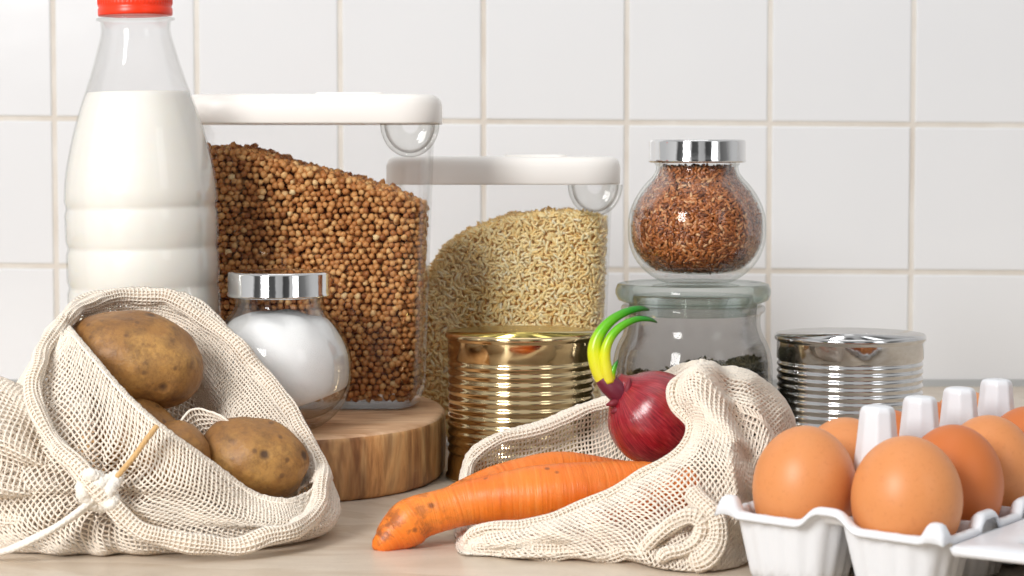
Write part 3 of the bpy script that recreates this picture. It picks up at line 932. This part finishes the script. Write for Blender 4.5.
# ------------------------------------------------------------------ eggs and carton
U = Vector((.572, .820, 0)); W_ = Vector((.820, -.572, 0))
EP = .0426; EC = .0490
EGG0 = Vector((.1206, .899, 0))
def egg(c, w, h, mat, label, k):
    pr = []
    n = 40
    for i in range(n + 1):
        t = PI * i / n
        z = -math.cos(t)
        # blunt end up, widest a little above the middle
        r = math.sin(t) * (1 + .12 * z - .07 * z * z)
        pr.append((max(r, .0005) * w / 2, z * h / 2 + h / 2))
    V, Fa = lathe_vf(pr, 64)
    o = put('egg', V, Fa, mat); o.location = c
    o.rotation_euler = (random.uniform(-.05, .05), random.uniform(-.05, .05), random.uniform(0, 6))
    tag(o, label, 'egg', 'brown eggs in the carton')
names = [['left egg of the front pair, next to the net bag', 'largest egg, right one of the front pair'],
         ['egg right behind the left front egg, mostly hidden by the first foam peak', 'darker egg right behind the largest egg'],
         ['egg showing only a sliver between the first and second foam peaks from the left', 'third egg back in the right row, lighter than the one before it'],
         ['egg showing between the second and third foam peaks from the left', 'orange-brown egg at the right picture edge, fourth in the right row'],
         ['farthest egg of the left row, showing between the third and fourth foam peaks', 'farthest egg of the right row']]
for i in range(5):
    for j in range(2):
        c = EGG0 + U * (EP * i) + W_ * (EC * j)
        w, h = [(.0430, .0580), (.0446, .0575), (.0415, .057), (.0416, .0575), (.0415, .0565), (.0416, .0572), (.0415, .056), (.0415, .057), (.0415, .057), (.0415, .056)][i * 2 + j]
        if (i, j) == (0, 1): c -= U * .0018
        c = Vector((c.x, c.y, .0064))
        egg(c, w, h, M_EGG2 if (i, j) in ((1, 1), (3, 1), (3, 0), (2, 0)) else M_EGG, names[i][j], i * 2 + j)

def carton():
    root = thing('egg_carton', EGG0 + U * (2 * EP) + W_ * (.5 * EC), 'white foam egg carton holding two rows of brown eggs, lid folded open', 'carton')
    o0 = EGG0 + U * (2 * EP) + W_ * (.5 * EC)
    # local frame: u along rows, w across; height field of wells
    u0, u1 = -2 * EP - .0262, 2 * EP + .0262
    w0, w1 = -.5 * EC - .0262, .5 * EC + .0262
    du = .0011
    nu = int((u1 - u0) / du) + 1; nw = int((w1 - w0) / du) + 1
    uu = np.linspace(u0, u1, nu); ww = np.linspace(w0, w1, nw)
    A, B = np.meshgrid(uu, ww, indexing='ij')
    iu = np.clip(np.round(A / EP + 2), 0, 4); iw = np.clip(np.round(B / EC + .5), 0, 1)
    cu = (iu - 2) * EP; cw = (iw - .5) * EC
    x = (A - cu); y = (B - cw)
    p = 3.4
    d = (np.abs(x / 1.0) ** p + np.abs(y / 1.06) ** p) ** (1 / p)
    ang = np.arctan2(y, x)
    d = d * (1 - .040 * np.cos(8 * ang) ** 2 * np.clip((d - .008) / .008, 0, 1))
    rim = .0298; bas = .0022
    h = bas + (rim - bas) * np.clip((d - .0165) / (.0217 - .0165), 0, 1)
    # separators between wells dip a little, front edge between wells rises in a tab
    inside = (A > -2 * EP) & (A < 2 * EP)
    sepu = np.exp(-((np.abs((A / EP + 2) % 1 - .5)) / .20) ** 8) * inside      # at mid between wells along u
    edge = np.clip((np.abs(B) - (.5 * EC + .0185)) / .004, 0, 1)
    h = h + sepu * edge * .0052 * np.clip((d - .019) / .002, 0, 1)
    sepw = np.exp(-(np.abs(B) / .0095) ** 4); edgeu = np.clip((np.abs(A) - (2 * EP + .0180)) / .004, 0, 1)
    h = h + sepw * edgeu * .0065 * np.clip((d - .019) / .003, 0, 1)
    # knobs in the four corners
    kn = np.exp(-(((np.abs(A) - (2 * EP + .0215)) / .0042) ** 4)) * np.exp(-(((np.abs(B) - (.5 * EC + .0215)) / .0042) ** 4))
    h = h + kn * .0060
    # rim lip falls a little at the outer edge
    out = np.maximum((np.abs(A) - (u1 - .0022)) / .0022, (np.abs(B) - (w1 - .0022)) / .0022)
    h = h - np.clip(out, 0, 1) ** 2 * .0022
    # the light foam sags under the eggs towards the near corner
    h = h - .0028 * np.clip((B - w0) / (w1 - w0), 0, 1) * np.clip((h - .008) / .02, 0, 1)
    V = []; idx = np.arange(nu * nw).reshape(nu, nw)
    X = A[..., None] * np.array(U)[None, None] + B[..., None] * np.array(W_)[None, None]
    X[..., 2] = h
    V = X.reshape(-1, 3)
    Fa = [(int(idx[i, j]), int(idx[i + 1, j]), int(idx[i + 1, j + 1]), int(idx[i, j + 1])) for i in range(nu - 1) for j in range(nw - 1)]
    Fa = [f[::-1] if Vector(V[f[0]] - V[f[1]]).cross(Vector(V[f[2]] - V[f[1]])).z > 0 else f for f in Fa[:1]] and Fa
    tray = put('egg_tray', V, [f[::-1] for f in Fa], M_FOAM, root)
    so = tray.modifiers.new('thickness', 'SOLIDIFY'); so.thickness = .0013; so.offset = 0
    # peaks between the wells
    for i in range(4):
        u = (i - 1.5) * EP
        rings = []
        for z, s in [(.020, .0128), (.030, .0112), (.045, .0095), (.060, .0080), (.0705, .0070), (.0722, .0060), (.0726, .0036)]:
            q = rrect(s * .88, s, s * .62, 8)
            ring = np.zeros((8, 3))
            for k in range(8):
                v = U * (u + q[k, 0]) + W_ * q[k, 1]
                ring[k] = (v.x, v.y, z)
            rings.append(ring)
        Vv, Ff = ring_loft(rings, cap0=False)
        pk = put('peak', Vv, Ff, M_FOAM, root, smooth=False); bv = pk.modifiers.new('soft edges', 'BEVEL'); bv.width = .0008; bv.segments = 2; bv.limit_method = 'NONE'
    # lid, folded open to the right: an upturned shallow tray
    hw = .058; cwid = w1 + .0035 + hw
    rings = []
    L = (u1 - u0) / 2 + .001
    for z, ins in [(.0228, -.0005), (.0246, -.0010), (.0256, .0005), (.0258, .0170), (.0250, .0190), (.0130, .0225), (.0060, .0240), (.0040, .0262), (.0040, .030), (.0040, .045)]:
        q = rrect(L - ins, hw - ins, min(max(.003 + ins * .3, .002), .011), 120)
        ring = np.zeros((120, 3))
        for k in range(120):
            v = U * q[k, 0] + W_ * (cwid + q[k, 1]); ring[k] = (v.x, v.y, z)
        rings.append(ring)
    Vv, Ff = ring_loft(rings, cap0=False)
    lid = put('lid', Vv, Ff, M_FOAM, root)
    so = lid.modifiers.new('thickness', 'SOLIDIFY'); so.thickness = .0013; so.offset = 0
    # hinge web
    rings = [(w1 - .001, .0246), (w1 + .0012, .0238), (w1 + .0030, .0242), (w1 + .0045, .0250)]
    V = []
    for s in (-1, 1):
        for off in (0, -.0013):
            for w, z in rings:
                v = U * (s * (L - .012)) + W_ * w; V.append((v.x, v.y, z + off))
    Ff = []
    for k in range(3):
        Ff += [(k, k + 1, 9 + k, 8 + k), (4 + k, 12 + k, 13 + k, 5 + k)]
    Ff += [(0, 4, 5, 1), (1, 5, 6, 2), (2, 6, 7, 3), (8, 9, 13, 12), (9, 10, 14, 13), (10, 11, 15, 14)]
    put('hinge', V, Ff, M_FOAM, root)
carton()

# ------------------------------------------------------------------ net bags
STR = .00142
def net_surface(name, rings, tpos, nu, nv, parent, disp, thick=.00115, mat=None, closed=True, jit=.00016, ext=None):
    """rings: list of (m,3) control rings; tpos spline across rings -> grid nu x nv -> woven strands"""
    fn = (lambda r: cr_closed(r, nu)) if closed else (lambda r: cr_open(r, nu))
    R_ = [fn(r) for r in rings]
    R_ = np.array(R_)                                   # k, nu, 3
    grid = np.zeros((nv, nu, 3))
    extra = {}
    if ext:        # short columns carry on as the cloth floor under the vegetables, so the weave keeps its size
        L = np.linalg.norm(np.diff(R_, axis=0), axis=2).sum(0)
        cen = R_[-1].mean(0)
        for j in range(nu):
            b = R_[-1, j]; d = cen - b; D_ = np.linalg.norm(d); e = min(max(ext - L[j], 0), D_ * .9)
            extra[j] = [tuple(b + d / D_ * e * k) for k in (.5, 1)] if e > .004 else []
    for j in range(nu):
        col = [tuple(R_[k, j]) for k in range(len(R_))]
        if ext: col += extra[j]
        grid[:, j] = cr_open(col, nv)
    out = grid.copy()
    # normals
    gu = np.roll(grid, -1, 1) - np.roll(grid, 1, 1) if closed else np.gradient(grid, axis=1)
    gv = np.gradient(grid, axis=0)
    nn = np.cross(gu, gv); nn /= np.linalg.norm(nn, axis=2)[..., None] + 1e-9
    for i in range(nv):
        for j in range(nu):
            p = Vector(grid[i, j]); n_ = Vector(nn[i, j])
            v = disp(p, n_, i / (nv - 1), j / nu)
            q = p + v
            q += Vector((noise.noise(p * 700), noise.noise(p * 700 + Vector((9, 0, 0))), noise.noise(p * 700 + Vector((0, 9, 0))))) * jit * 3
            q.z = max(q.z, .0011)
            out[i, j] = q
    m = nu if closed else nu - 1
    Fa = [(i * nu + j, i * nu + (j + 1) % nu, (i + 1) * nu + (j + 1) % nu, (i + 1) * nu + j) for i in range(nv - 1) for j in range(m)]
    o = put(name, out.reshape(-1, 3), Fa, mat or M_COTTON, parent)
    w = o.modifiers.new('strands', 'WIREFRAME'); w.thickness = thick; w.use_even_offset = False; w.use_replace = True; w.use_boundary = True
    w.offset = 0
    return o, out


def hem(name, ring, r, parent, closed=True, mat=None, seed=0, n=420):
    """smooth cord"""
    q = cr_closed(ring, n, arc=True) if closed else cr_open(ring, n)
    def wob(s, a, rr):
        return rr * (1 + .16 * noise.noise(Vector((s * 60, a * .8, seed))) + .13 * math.sin(s * n * 1.3) * math.sin(a * 4))
    V, Fa = tube_vf(q, r, 16, closed=closed, wob=wob)
    return put(name, V, Fa, mat or M_HEM, parent)


def net_roll(name, ring, r, parent, closed=True, seed=0, flat=.75):
    """rolled edge of the netting: a soft core wrapped in net"""
    pts = cr_closed(ring, 400, arc=True) if closed else cr_open(ring, 400)
    L = np.linalg.norm(np.diff(pts, axis=0), axis=1).sum()
    n = int(L / .0019)
    q = cr_closed(ring, n, arc=True) if closed else cr_open(ring, n)
    q = q + np.array([[noise.noise(Vector(p) * 55 + Vector((seed, 0, 0))), noise.noise(Vector(p) * 55 + Vector((0, seed + 3, 0))), noise.noise(Vector(p) * 55 + Vector((0, 0, seed + 7)))] for p in q]) * .0022
    def env(s): return min(1, .35 + 14 * s, .35 + 14 * (1 - s)) if not closed else 1
    def wob(s, a, rr):
        return rr * env(s) * (1 + .42 * noise.noise(Vector((s * L * 70, math.cos(a) * .9, math.sin(a) * .9 + seed))))
    V, Fa = tube_vf(q, r, max(int(2 * PI * r / .0018), 8), closed=closed, wob=wob)
    o = put(name, V, Fa, M_COTTON, parent)
    w = o.modifiers.new('strands', 'WIREFRAME'); w.thickness = .00115; w.use_even_offset = False; w.use_replace = True; w.offset = 0
    V, Fa = tube_vf(q, r - .0009, 12, closed=closed, wob=lambda s, a, rr: max(wob(s, a, r) - .0008, .0003))
    put('roll_core', V, Fa, M_HEM, o)
    return o


def ring_from(pts):
    return [tuple(P(*p)) if p[2] > .5 else p for p in pts]


def potato_bag():
    root = thing('net_bag', (-.17, 1.0, 0), 'cream cotton net bag at left, open and full of potatoes', 'bag')
    inv = root.location
    M = [(66, 328, 1.015), (83, 309, 1.045), (118, 299, 1.064), (163, 299, 1.072), (199, 314, 1.069), (233, 346, 1.060), (266, 383, 1.048), (295, 422, 1.034), (313, 456, 1.02),
         (316, 480, 1.0), (305, 496, .985), (285, 503, .972), (250, 494, .968), (206, 462, .960), (165, 432, .955), (128, 400, .965), (95, 362, .985), (73, 336, 1.0)]
    # bulge ring just outside the mouth
    B1 = [(50, 347, 1.005), (68, 308, 1.045), (113, 297, 1.070), (166, 297, 1.077), (206, 313, 1.076), (242, 349, 1.068), (276, 388, 1.056), (305, 430, 1.042), (322, 468, 1.028),
          (326, 492, 1.005), (315, 513, .982), (290, 524, .962), (248, 520, .952), (200, 500, .945), (155, 478, .942), (113, 452, .948), (72, 415, .962), (48, 378, .985)]
    B2w = [(-.258, 1.01, .030), (-.244, 1.045, .042), (-.216, 1.068, .050), (-.188, 1.072, .046), (-.160, 1.071, .040), (-.134, 1.069, .036), (-.112, 1.066, .030), (-.094, 1.048, .022), (-.084, 1.026, .014),
           (-.081, 1.004, .010), (-.086, .982, .008), (-.104, .962, .010), (-.126, .950, .013), (-.152, .944, .015), (-.178, .941, .017), (-.205, .942, .020), (-.232, .950, .024), (-.252, .975, .028)]
    B3w = [(-.250, 1.01, .0014), (-.238, 1.04, .0014), (-.213, 1.060, .0014), (-.188, 1.066, .0014), (-.162, 1.066, .0014), (-.138, 1.064, .0014), (-.117, 1.058, .0014), (-.101, 1.042, .0014), (-.092, 1.022, .0014),
           (-.090, 1.004, .0014), (-.094, .988, .0014), (-.108, .970, .0014), (-.128, .957, .0014), (-.153, .951, .0014), (-.178, .949, .0014), (-.204, .950, .0014), (-.228, .958, .0014), (-.244, .980, .0014)]
    K = P(101, 490, .945)
    def disp(p, n_, v, u):
        # folds that fan out from the tied knot in the front, and softer waves elsewhere
        d = math.hypot(p.x - K.x, p.z - K.z)
        a = math.atan2(p.z - K.z, p.x - K.x)
        front = min(max((1.0 - p.y) / .035, 0), 1)
        w = math.exp(-(d / .055) ** 2)
        f = .0030 * math.sin(a * 11 + 2 * noise.noise(p * 20)) * w * min(d / .012, 1) * front
        g = .0035 * noise.noise(Vector((p.x * 26, p.y * 22, p.z * 26)))
        g += .0016 * noise.noise(p * 62)
        pull = -.006 * math.exp(-(d / .013) ** 2) * front
        edge = min(v / .12, 1)
        return Vector((0, -1, 0)) * (f + pull) * edge + Vector((0, -.6, .4)) * g * (.35 + .65 * edge)
    rg = [[tuple(Vector(q) - inv) for q in ring_from(r)] for r in (M, B1, B2w, B3w)]
    dd = lambda p, n_, v, u: disp(p + inv, n_, v, u)
    o, g = net_surface('net_cloth', rg, None, 206, 52, root, dd, STR, ext=.118)
    # the fabric folded down inside the mouth
    M2 = [(82, 345, 1.02), (97, 325, 1.045), (124, 312, 1.068), (160, 311, 1.078), (190, 325, 1.074), (222, 356, 1.062), (256, 392, 1.052), (286, 428, 1.04), (302, 452, 1.03)]
    # inner back wall runs from the hem down behind the potatoes
    T = [tuple(P(*p) - inv) for p in M[1:10]]
    Bm = [tuple(P(*p) - inv) for p in [(88, 350, 1.05), (124, 345, 1.07), (168, 352, 1.078), (196, 372, 1.07), (216, 400, 1.055), (240, 430, 1.045), (265, 460, 1.035), (285, 480, 1.02), (298, 492, 1.005)]]
    Md = [tuple((Vector(a) + Vector(b)) / 2 + Vector((0, .004, 0))) for a, b in zip(T, Bm)]
    Bb = [tuple(Vector((b[0], b[1] + .004, max(b[2] - .035, .006)))) for b in Bm]
    net_surface('inner_cloth', [T, Md, Bm, Bb], None, 120, 34, root, lambda p, n_, v, u: Vector((0, -.7, .3)) * .004 * noise.noise(p * 42) * min(v * 4, 1), STR, closed=False)
    H = [(64, 324, 1.02), (82, 307, 1.045), (118, 298, 1.066), (163, 298, 1.074), (200, 313, 1.071), (234, 345, 1.062), (267, 382, 1.050), (297, 421, 1.036), (316, 458, 1.022),
         (321, 486, 1.0), (313, 509, .978), (290, 532, .953), (242, 546, .940), (190, 545, .934), (140, 527, .930), (108, 500, .929), (86, 477, .930), (58, 448, .942), (40, 415, .955), (35, 380, .972), (44, 346, .995)]
    net_roll('hem', [tuple(P(*p) - inv) for p in H], .0036, root)
    # the front edge turns inwards over the potatoes
    Lp = [Vector(P(*p) - inv) for p in M[10:] + M[:1]]
    T0 = [tuple(q) for q in Lp]; T1 = [tuple(q + Vector((.0005, .0035, .0008))) for q in Lp]; T2 = [tuple(q + Vector((.001, .0065, -.003))) for q in Lp]
    net_surface('turned_edge', [T0, T1, T2], None, 110, 7, root, lambda p, n_, v, u: Vector((0, 0, 1)) * .001 * noise.noise(p * 60) * v, STR, closed=False)
    # crossing fold from the inside between the potatoes
    A1 = [tuple(P(*p) - inv) for p in [(176, 432, .992), (190, 412, 1.0), (206, 409, 1.002), (222, 418, 1.0), (240, 430, 1.0)]]
    A2 = [tuple(Vector(a) + Vector((.004, .006, -.012))) for a in A1]
    net_surface('inner_cloth', [A1, A2, [tuple(Vector(a) + Vector((.004, .012, -.022))) for a in A1]], None, 22, 10, root, lambda p, n_, v, u: Vector((0, 0, 1)) * .002 * noise.noise(p * 80), STR, closed=False)
    # trailing half of the bag lying to the left, out of the frame
    R0 = []
    def lump(x, a):   # cross-sections in the y-z plane
        return None
    secs = []
    for x, yc, hy, hz in [(-.200, .975, .020, .050), (-.218, .978, .034, .066), (-.240, .988, .046, .074), (-.262, .992, .052, .074), (-.285, .995, .052, .066), (-.310, .995, .048, .052), (-.335, .995, .038, .036), (-.352, .995, .022, .020), (-.358, .995, .008, .008)]:
        sec = []
        for k in range(14):
            a = 2 * PI * k / 14
            y = yc + hy * math.cos(a); z = .0015 + hz * (.5 + .5 * math.sin(a)) * (1 if math.sin(a) > -.2 else .98)
            sec.append((x - inv.x, y - inv.y, z))
        secs.append(sec)
    def d2(p, n_, v, u):
        q = p + inv
        a = math.atan2(q.z - K.z, q.x - K.x); d = math.hypot(q.x - K.x, q.z - K.z)
        f = .0055 * math.sin(a * 15 + 3 * noise.noise(q * 14)) * min(d / .02, 1)
        f2 = .005 * noise.noise(Vector((q.x * 15, q.y * 20, q.z * 45)))
        top = min(q.z / .02, 1)
        return (Vector((0, -1, 0)) * f * (1 if q.y < .99 else .3) + Vector((0, -.3, .7)) * f2) * top
    net_surface('trailing_cloth', secs, None, 92, 76, root, d2, STR)
    # seam along the left panel, drawstring knot and loose tails
    sp = [P(157, 426, .9435), P(146, 440, .9390), P(133, 458, .9345), P(121, 472, .932), P(112, 486, .931), P(112, 508, .934)]
    hem('seam', [tuple(q - inv) for q in sp], .0012, root, closed=False, mat=M_SEAM, seed=4, n=90)
    Kf = P(100, 488, .932)
    def cord(pts, r, name='drawstring'):
        return hem(name, [tuple(P(*p) - inv) for p in pts], r, root, closed=False, mat=M_CORD, seed=8, n=120)
    kn = [(Kf - inv) + Vector((.0065 * math.cos(a) * (1 + .3 * math.sin(2 * a)), .0035 * math.sin(3 * a), .0055 * math.sin(a) + .003 * math.cos(2 * a))) for a in np.linspace(0, 2 * PI, 12, endpoint=False)]
    hem('knot', [tuple(q) for q in kn], .0030, root, mat=M_CORD, seed=2, n=120)
    kn = [(Kf - inv) + Vector((.0050 * math.cos(a + 1) + .001, -.002 + .003 * math.cos(2 * a), .0065 * math.sin(a))) for a in np.linspace(0, 2 * PI, 12, endpoint=False)]
    hem('knot', [tuple(q) for q in kn], .0028, root, mat=M_CORD, seed=3, n=120)
    cord([(98, 498, .931), (80, 512, .931), (58, 526, .929), (30, 540, .930), (0, 553, .934), (-30, 560, .94)], .0015)
    cord([(98, 495, .930), (72, 516, .928), (44, 534, .927), (12, 549, .930), (-20, 556, .938)], .0014)
potato_bag()


def carrot_bag():
    root = thing('net_bag', (.06, 1.0, 0), 'cream cotton net bag on the right, crumpled around the carrots and onion', 'bag')
    inv = root.location
    M = [(468, 541, .966), (462, 528, 1.0), (465, 482, 1.065), (474, 458, 1.083), (500, 441, 1.088), (535, 430, 1.09), (570, 416, 1.09), (603, 403, 1.09), (632, 396, 1.08), (662, 384, 1.072),
         (690, 372, 1.055), (708, 366, 1.03), (700, 367, 1.005), (679, 380, .985), (675, 402, .977), (690, 428, .970), (680, 452, .962), (640, 476, .955), (602, 497, .951), (560, 516, .947), (515, 527, .947), (482, 532, .952), (470, 537, .958)]
    B0 = [(465, 545, .960), (455, 530, 1.0), (460, 480, 1.075), (470, 452, 1.095), (500, 434, 1.1), (535, 424, 1.102), (570, 411, 1.102), (605, 399, 1.1), (636, 390, 1.095), (670, 372, 1.085),
          (694, 364, 1.058), (716, 363, 1.035), (720, 366, 1.0), (704, 373, .968), (702, 398, .958), (711, 425, .950), (700, 452, .942), (668, 486, .936), (625, 508, .934), (580, 525, .934), (525, 538, .938), (485, 543, .945), (470, 543, .952)]
    B1 = [(463, 549, .962), (459, 538, 1.0), (462, 505, 1.085), (472, 485, 1.105), (500, 470, 1.105), (535, 460, 1.105), (570, 450, 1.105), (605, 440, 1.105), (640, 430, 1.105), (695, 410, 1.09),
          (730, 408, 1.075), (764, 394, 1.055), (790, 408, 1.030), (776, 425, .985), (752, 448, .955), (738, 470, .942), (728, 500, .930), (690, 520, .926), (650, 530, .926), (605, 540, .932), (550, 546, .938), (500, 549, .944), (474, 549, .952)]
    B2w = []
    for (x, y) in [(466, 551), (464, 540), (470, 520), (485, 508), (510, 503), (545, 500), (580, 500), (615, 500), (650, 500), (700, 502), (745, 503), (785, 505), (800, 513), (790, 527), (765, 545), (748, 559), (728, 567), (700, 571), (668, 568), (625, 560), (570, 558), (510, 556), (480, 554)]:
        B2w.append(tuple(G(x, y, .0014)))
    Ca = P(727, 378, .99); Cb = P(752, 446, .96)
    def disp(p, n_, v, u):
        edge = min(v / .1, 1)
        # diagonal pleats running down-left on the front, crumple on the right
        fr = min(max((.99 - p.y) / .03, 0), 1)
        s = (p.x * .55 + p.z * .9) * 2 * PI / .017
        f = .0026 * math.sin(s + 2.5 * noise.noise(p * 18)) * fr
        rt = min(max((p.x - .07) / .03, 0), 1)
        cr_ = (1 - abs(noise.noise(p * 30 + Vector((3, 1, 2))))) - .75
        g = .020 * cr_ * rt + .004 * noise.noise(p * 34) + .0018 * noise.noise(p * 75)
        # deep crease between the two lumps
        t = min(max(((p.x - Ca.x) * (Cb.x - Ca.x) + (p.z - Ca.z) * (Cb.z - Ca.z)) / ((Cb.x - Ca.x) ** 2 + (Cb.z - Ca.z) ** 2), 0), 1)
        dc = math.hypot(p.x - Ca.x - t * (Cb.x - Ca.x), p.z - Ca.z - t * (Cb.z - Ca.z))
        g -= .011 * math.exp(-(dc / .0055) ** 2)
        return (Vector((0, -1, .1)) * f + Vector((.05, -.75, .45)) * g * (.5 + .5 * fr)) * edge
    rg = [[tuple(Vector(q) - inv) for q in r] for r in (ring_from(M), ring_from(B0), ring_from(B1), B2w)]
    o, g = net_surface('net_cloth', rg, None, 222, 54, root, lambda p, n_, v, u: disp(p + inv, n_, v, u), STR, ext=.125)
    net_roll('hem', [tuple(x) for x in g[0, ::8]], .0023, root)
    # cloth floor under the vegetables and wall behind the onion
    # rolled folds of the hem in front
    def roll(pts, r, seed): return net_roll('rolled_hem', [tuple(P(*p) - inv) for p in pts], r, root, closed=False, seed=seed)
    roll([(640, 553, .925), (652, 538, .920), (668, 524, .917), (688, 518, .915), (703, 526, .914), (700, 540, .913), (684, 548, .912), (668, 551, .912), (662, 560, .912)], .0030, 5)
    roll([(690, 490, .925), (704, 505, .917), (714, 524, .913), (716, 545, .911), (706, 560, .911), (690, 563, .912)], .0042, 6)
    roll([(474, 545, .953), (510, 550, .944), (550, 553, .939), (600, 553, .934), (640, 549, .929), (668, 538, .924)], .0030, 7)
carrot_bag()

# ------------------------------------------------------------------ light
def area(name, loc, target, sx, sy, power, col=(1, 1, 1)):
    d = bpy.data.lights.new(name, 'AREA'); d.shape = 'RECTANGLE'; d.size = sx; d.size_y = sy; d.energy = power; d.color = col
    o = bpy.data.objects.new(name, d); COL.objects.link(o); o.location = loc
    o.rotation_euler = (Vector(target) - Vector(loc)).to_track_quat('-Z', 'Y').to_euler()
    return o
area('window_or_fill_light', (-.85, -.35, .85), (0, 1.2, .1), .45, .7, 30, (1, .995, .985))
area('window_or_fill_light', (1.3, -.3, .9), (.1, 1.2, .1), .5, .9, 3, (.95, .97, 1))  # weak fill added from the right, not a real window
area('ceiling_light', (0, .9, 2.0), (0, 1.2, 0), 1.2, .9, 4, (1, .995, .985))

wd = bpy.data.worlds.new('room'); S.world = wd; wd.use_nodes = True
nt = wd.node_tree; bg = nt.nodes['Background']
tc = nt.nodes.new('ShaderNodeTexCoord'); sx = nt.nodes.new('ShaderNodeSeparateXYZ'); nt.links.new(tc.outputs['Generated'], sx.inputs[0])
# unseen kitchen behind the camera: invented bright and dark bands to streak the metal
mx_ = nt.nodes.new('ShaderNodeMapRange'); nt.links.new(sx.outputs[0], mx_.inputs[0]); mx_.inputs[1].default_value = -1; mx_.inputs[2].default_value = 1
rp = nt.nodes.new('ShaderNodeValToRGB'); nt.links.new(mx_.outputs[0], rp.inputs[0])
st = [(0, .9), (.10, 1.1), (.13, .12), (.20, .15), (.23, 1.5), (.33, 1.5), (.36, .10), (.47, .14), (.50, .75), (.60, .65), (.63, .08), (.72, .12), (.75, .9), (.85, .8), (.88, .2), (.94, .3), (1, .9)]
cr = rp.color_ramp
while len(cr.elements) < len(st): cr.elements.new(.5)
for e, (p, v) in zip(cr.elements, st): e.position = p; e.color = (v, v * .995, v * .99, 1)
zr = nt.nodes.new('ShaderNodeMapRange'); nt.links.new(sx.outputs[2], zr.inputs[0]); zr.inputs[1].default_value = .45; zr.inputs[2].default_value = .6
mz = nt.nodes.new('ShaderNodeMix'); mz.data_type = 'RGBA'; nt.links.new(zr.outputs[0], mz.inputs[0]); nt.links.new(rp.outputs[0], mz.inputs[6]); mz.inputs[7].default_value = (.8, .8, .8, 1)
mr = nt.nodes.new('ShaderNodeMapRange'); nt.links.new(sx.outputs[1], mr.inputs[0]); mr.inputs[1].default_value = -.2; mr.inputs[2].default_value = .05
mw = nt.nodes.new('ShaderNodeMix'); mw.data_type = 'RGBA'; nt.links.new(mr.outputs[0], mw.inputs[0]); nt.links.new(mz.outputs[2], mw.inputs[6]); mw.inputs[7].default_value = (.85, .85, .85, 1)
nt.links.new(mw.outputs[2], bg.inputs[0]); bg.inputs[1].default_value = .72

S.view_settings.view_transform = 'Standard'; S.view_settings.look = 'None'
S.view_settings.gamma = 1; S.view_settings.use_curve_mapping = False
S.view_settings.exposure = 0.0
S.cycles.use_denoising = True
S.cycles.max_bounces = 16; S.cycles.transparent_max_bounces = 40; S.cycles.transmission_bounces = 8; S.cycles.glossy_bounces = 6; S.cycles.diffuse_bounces = 12
S.cycles.caustics_reflective = False; S.cycles.caustics_refractive = False
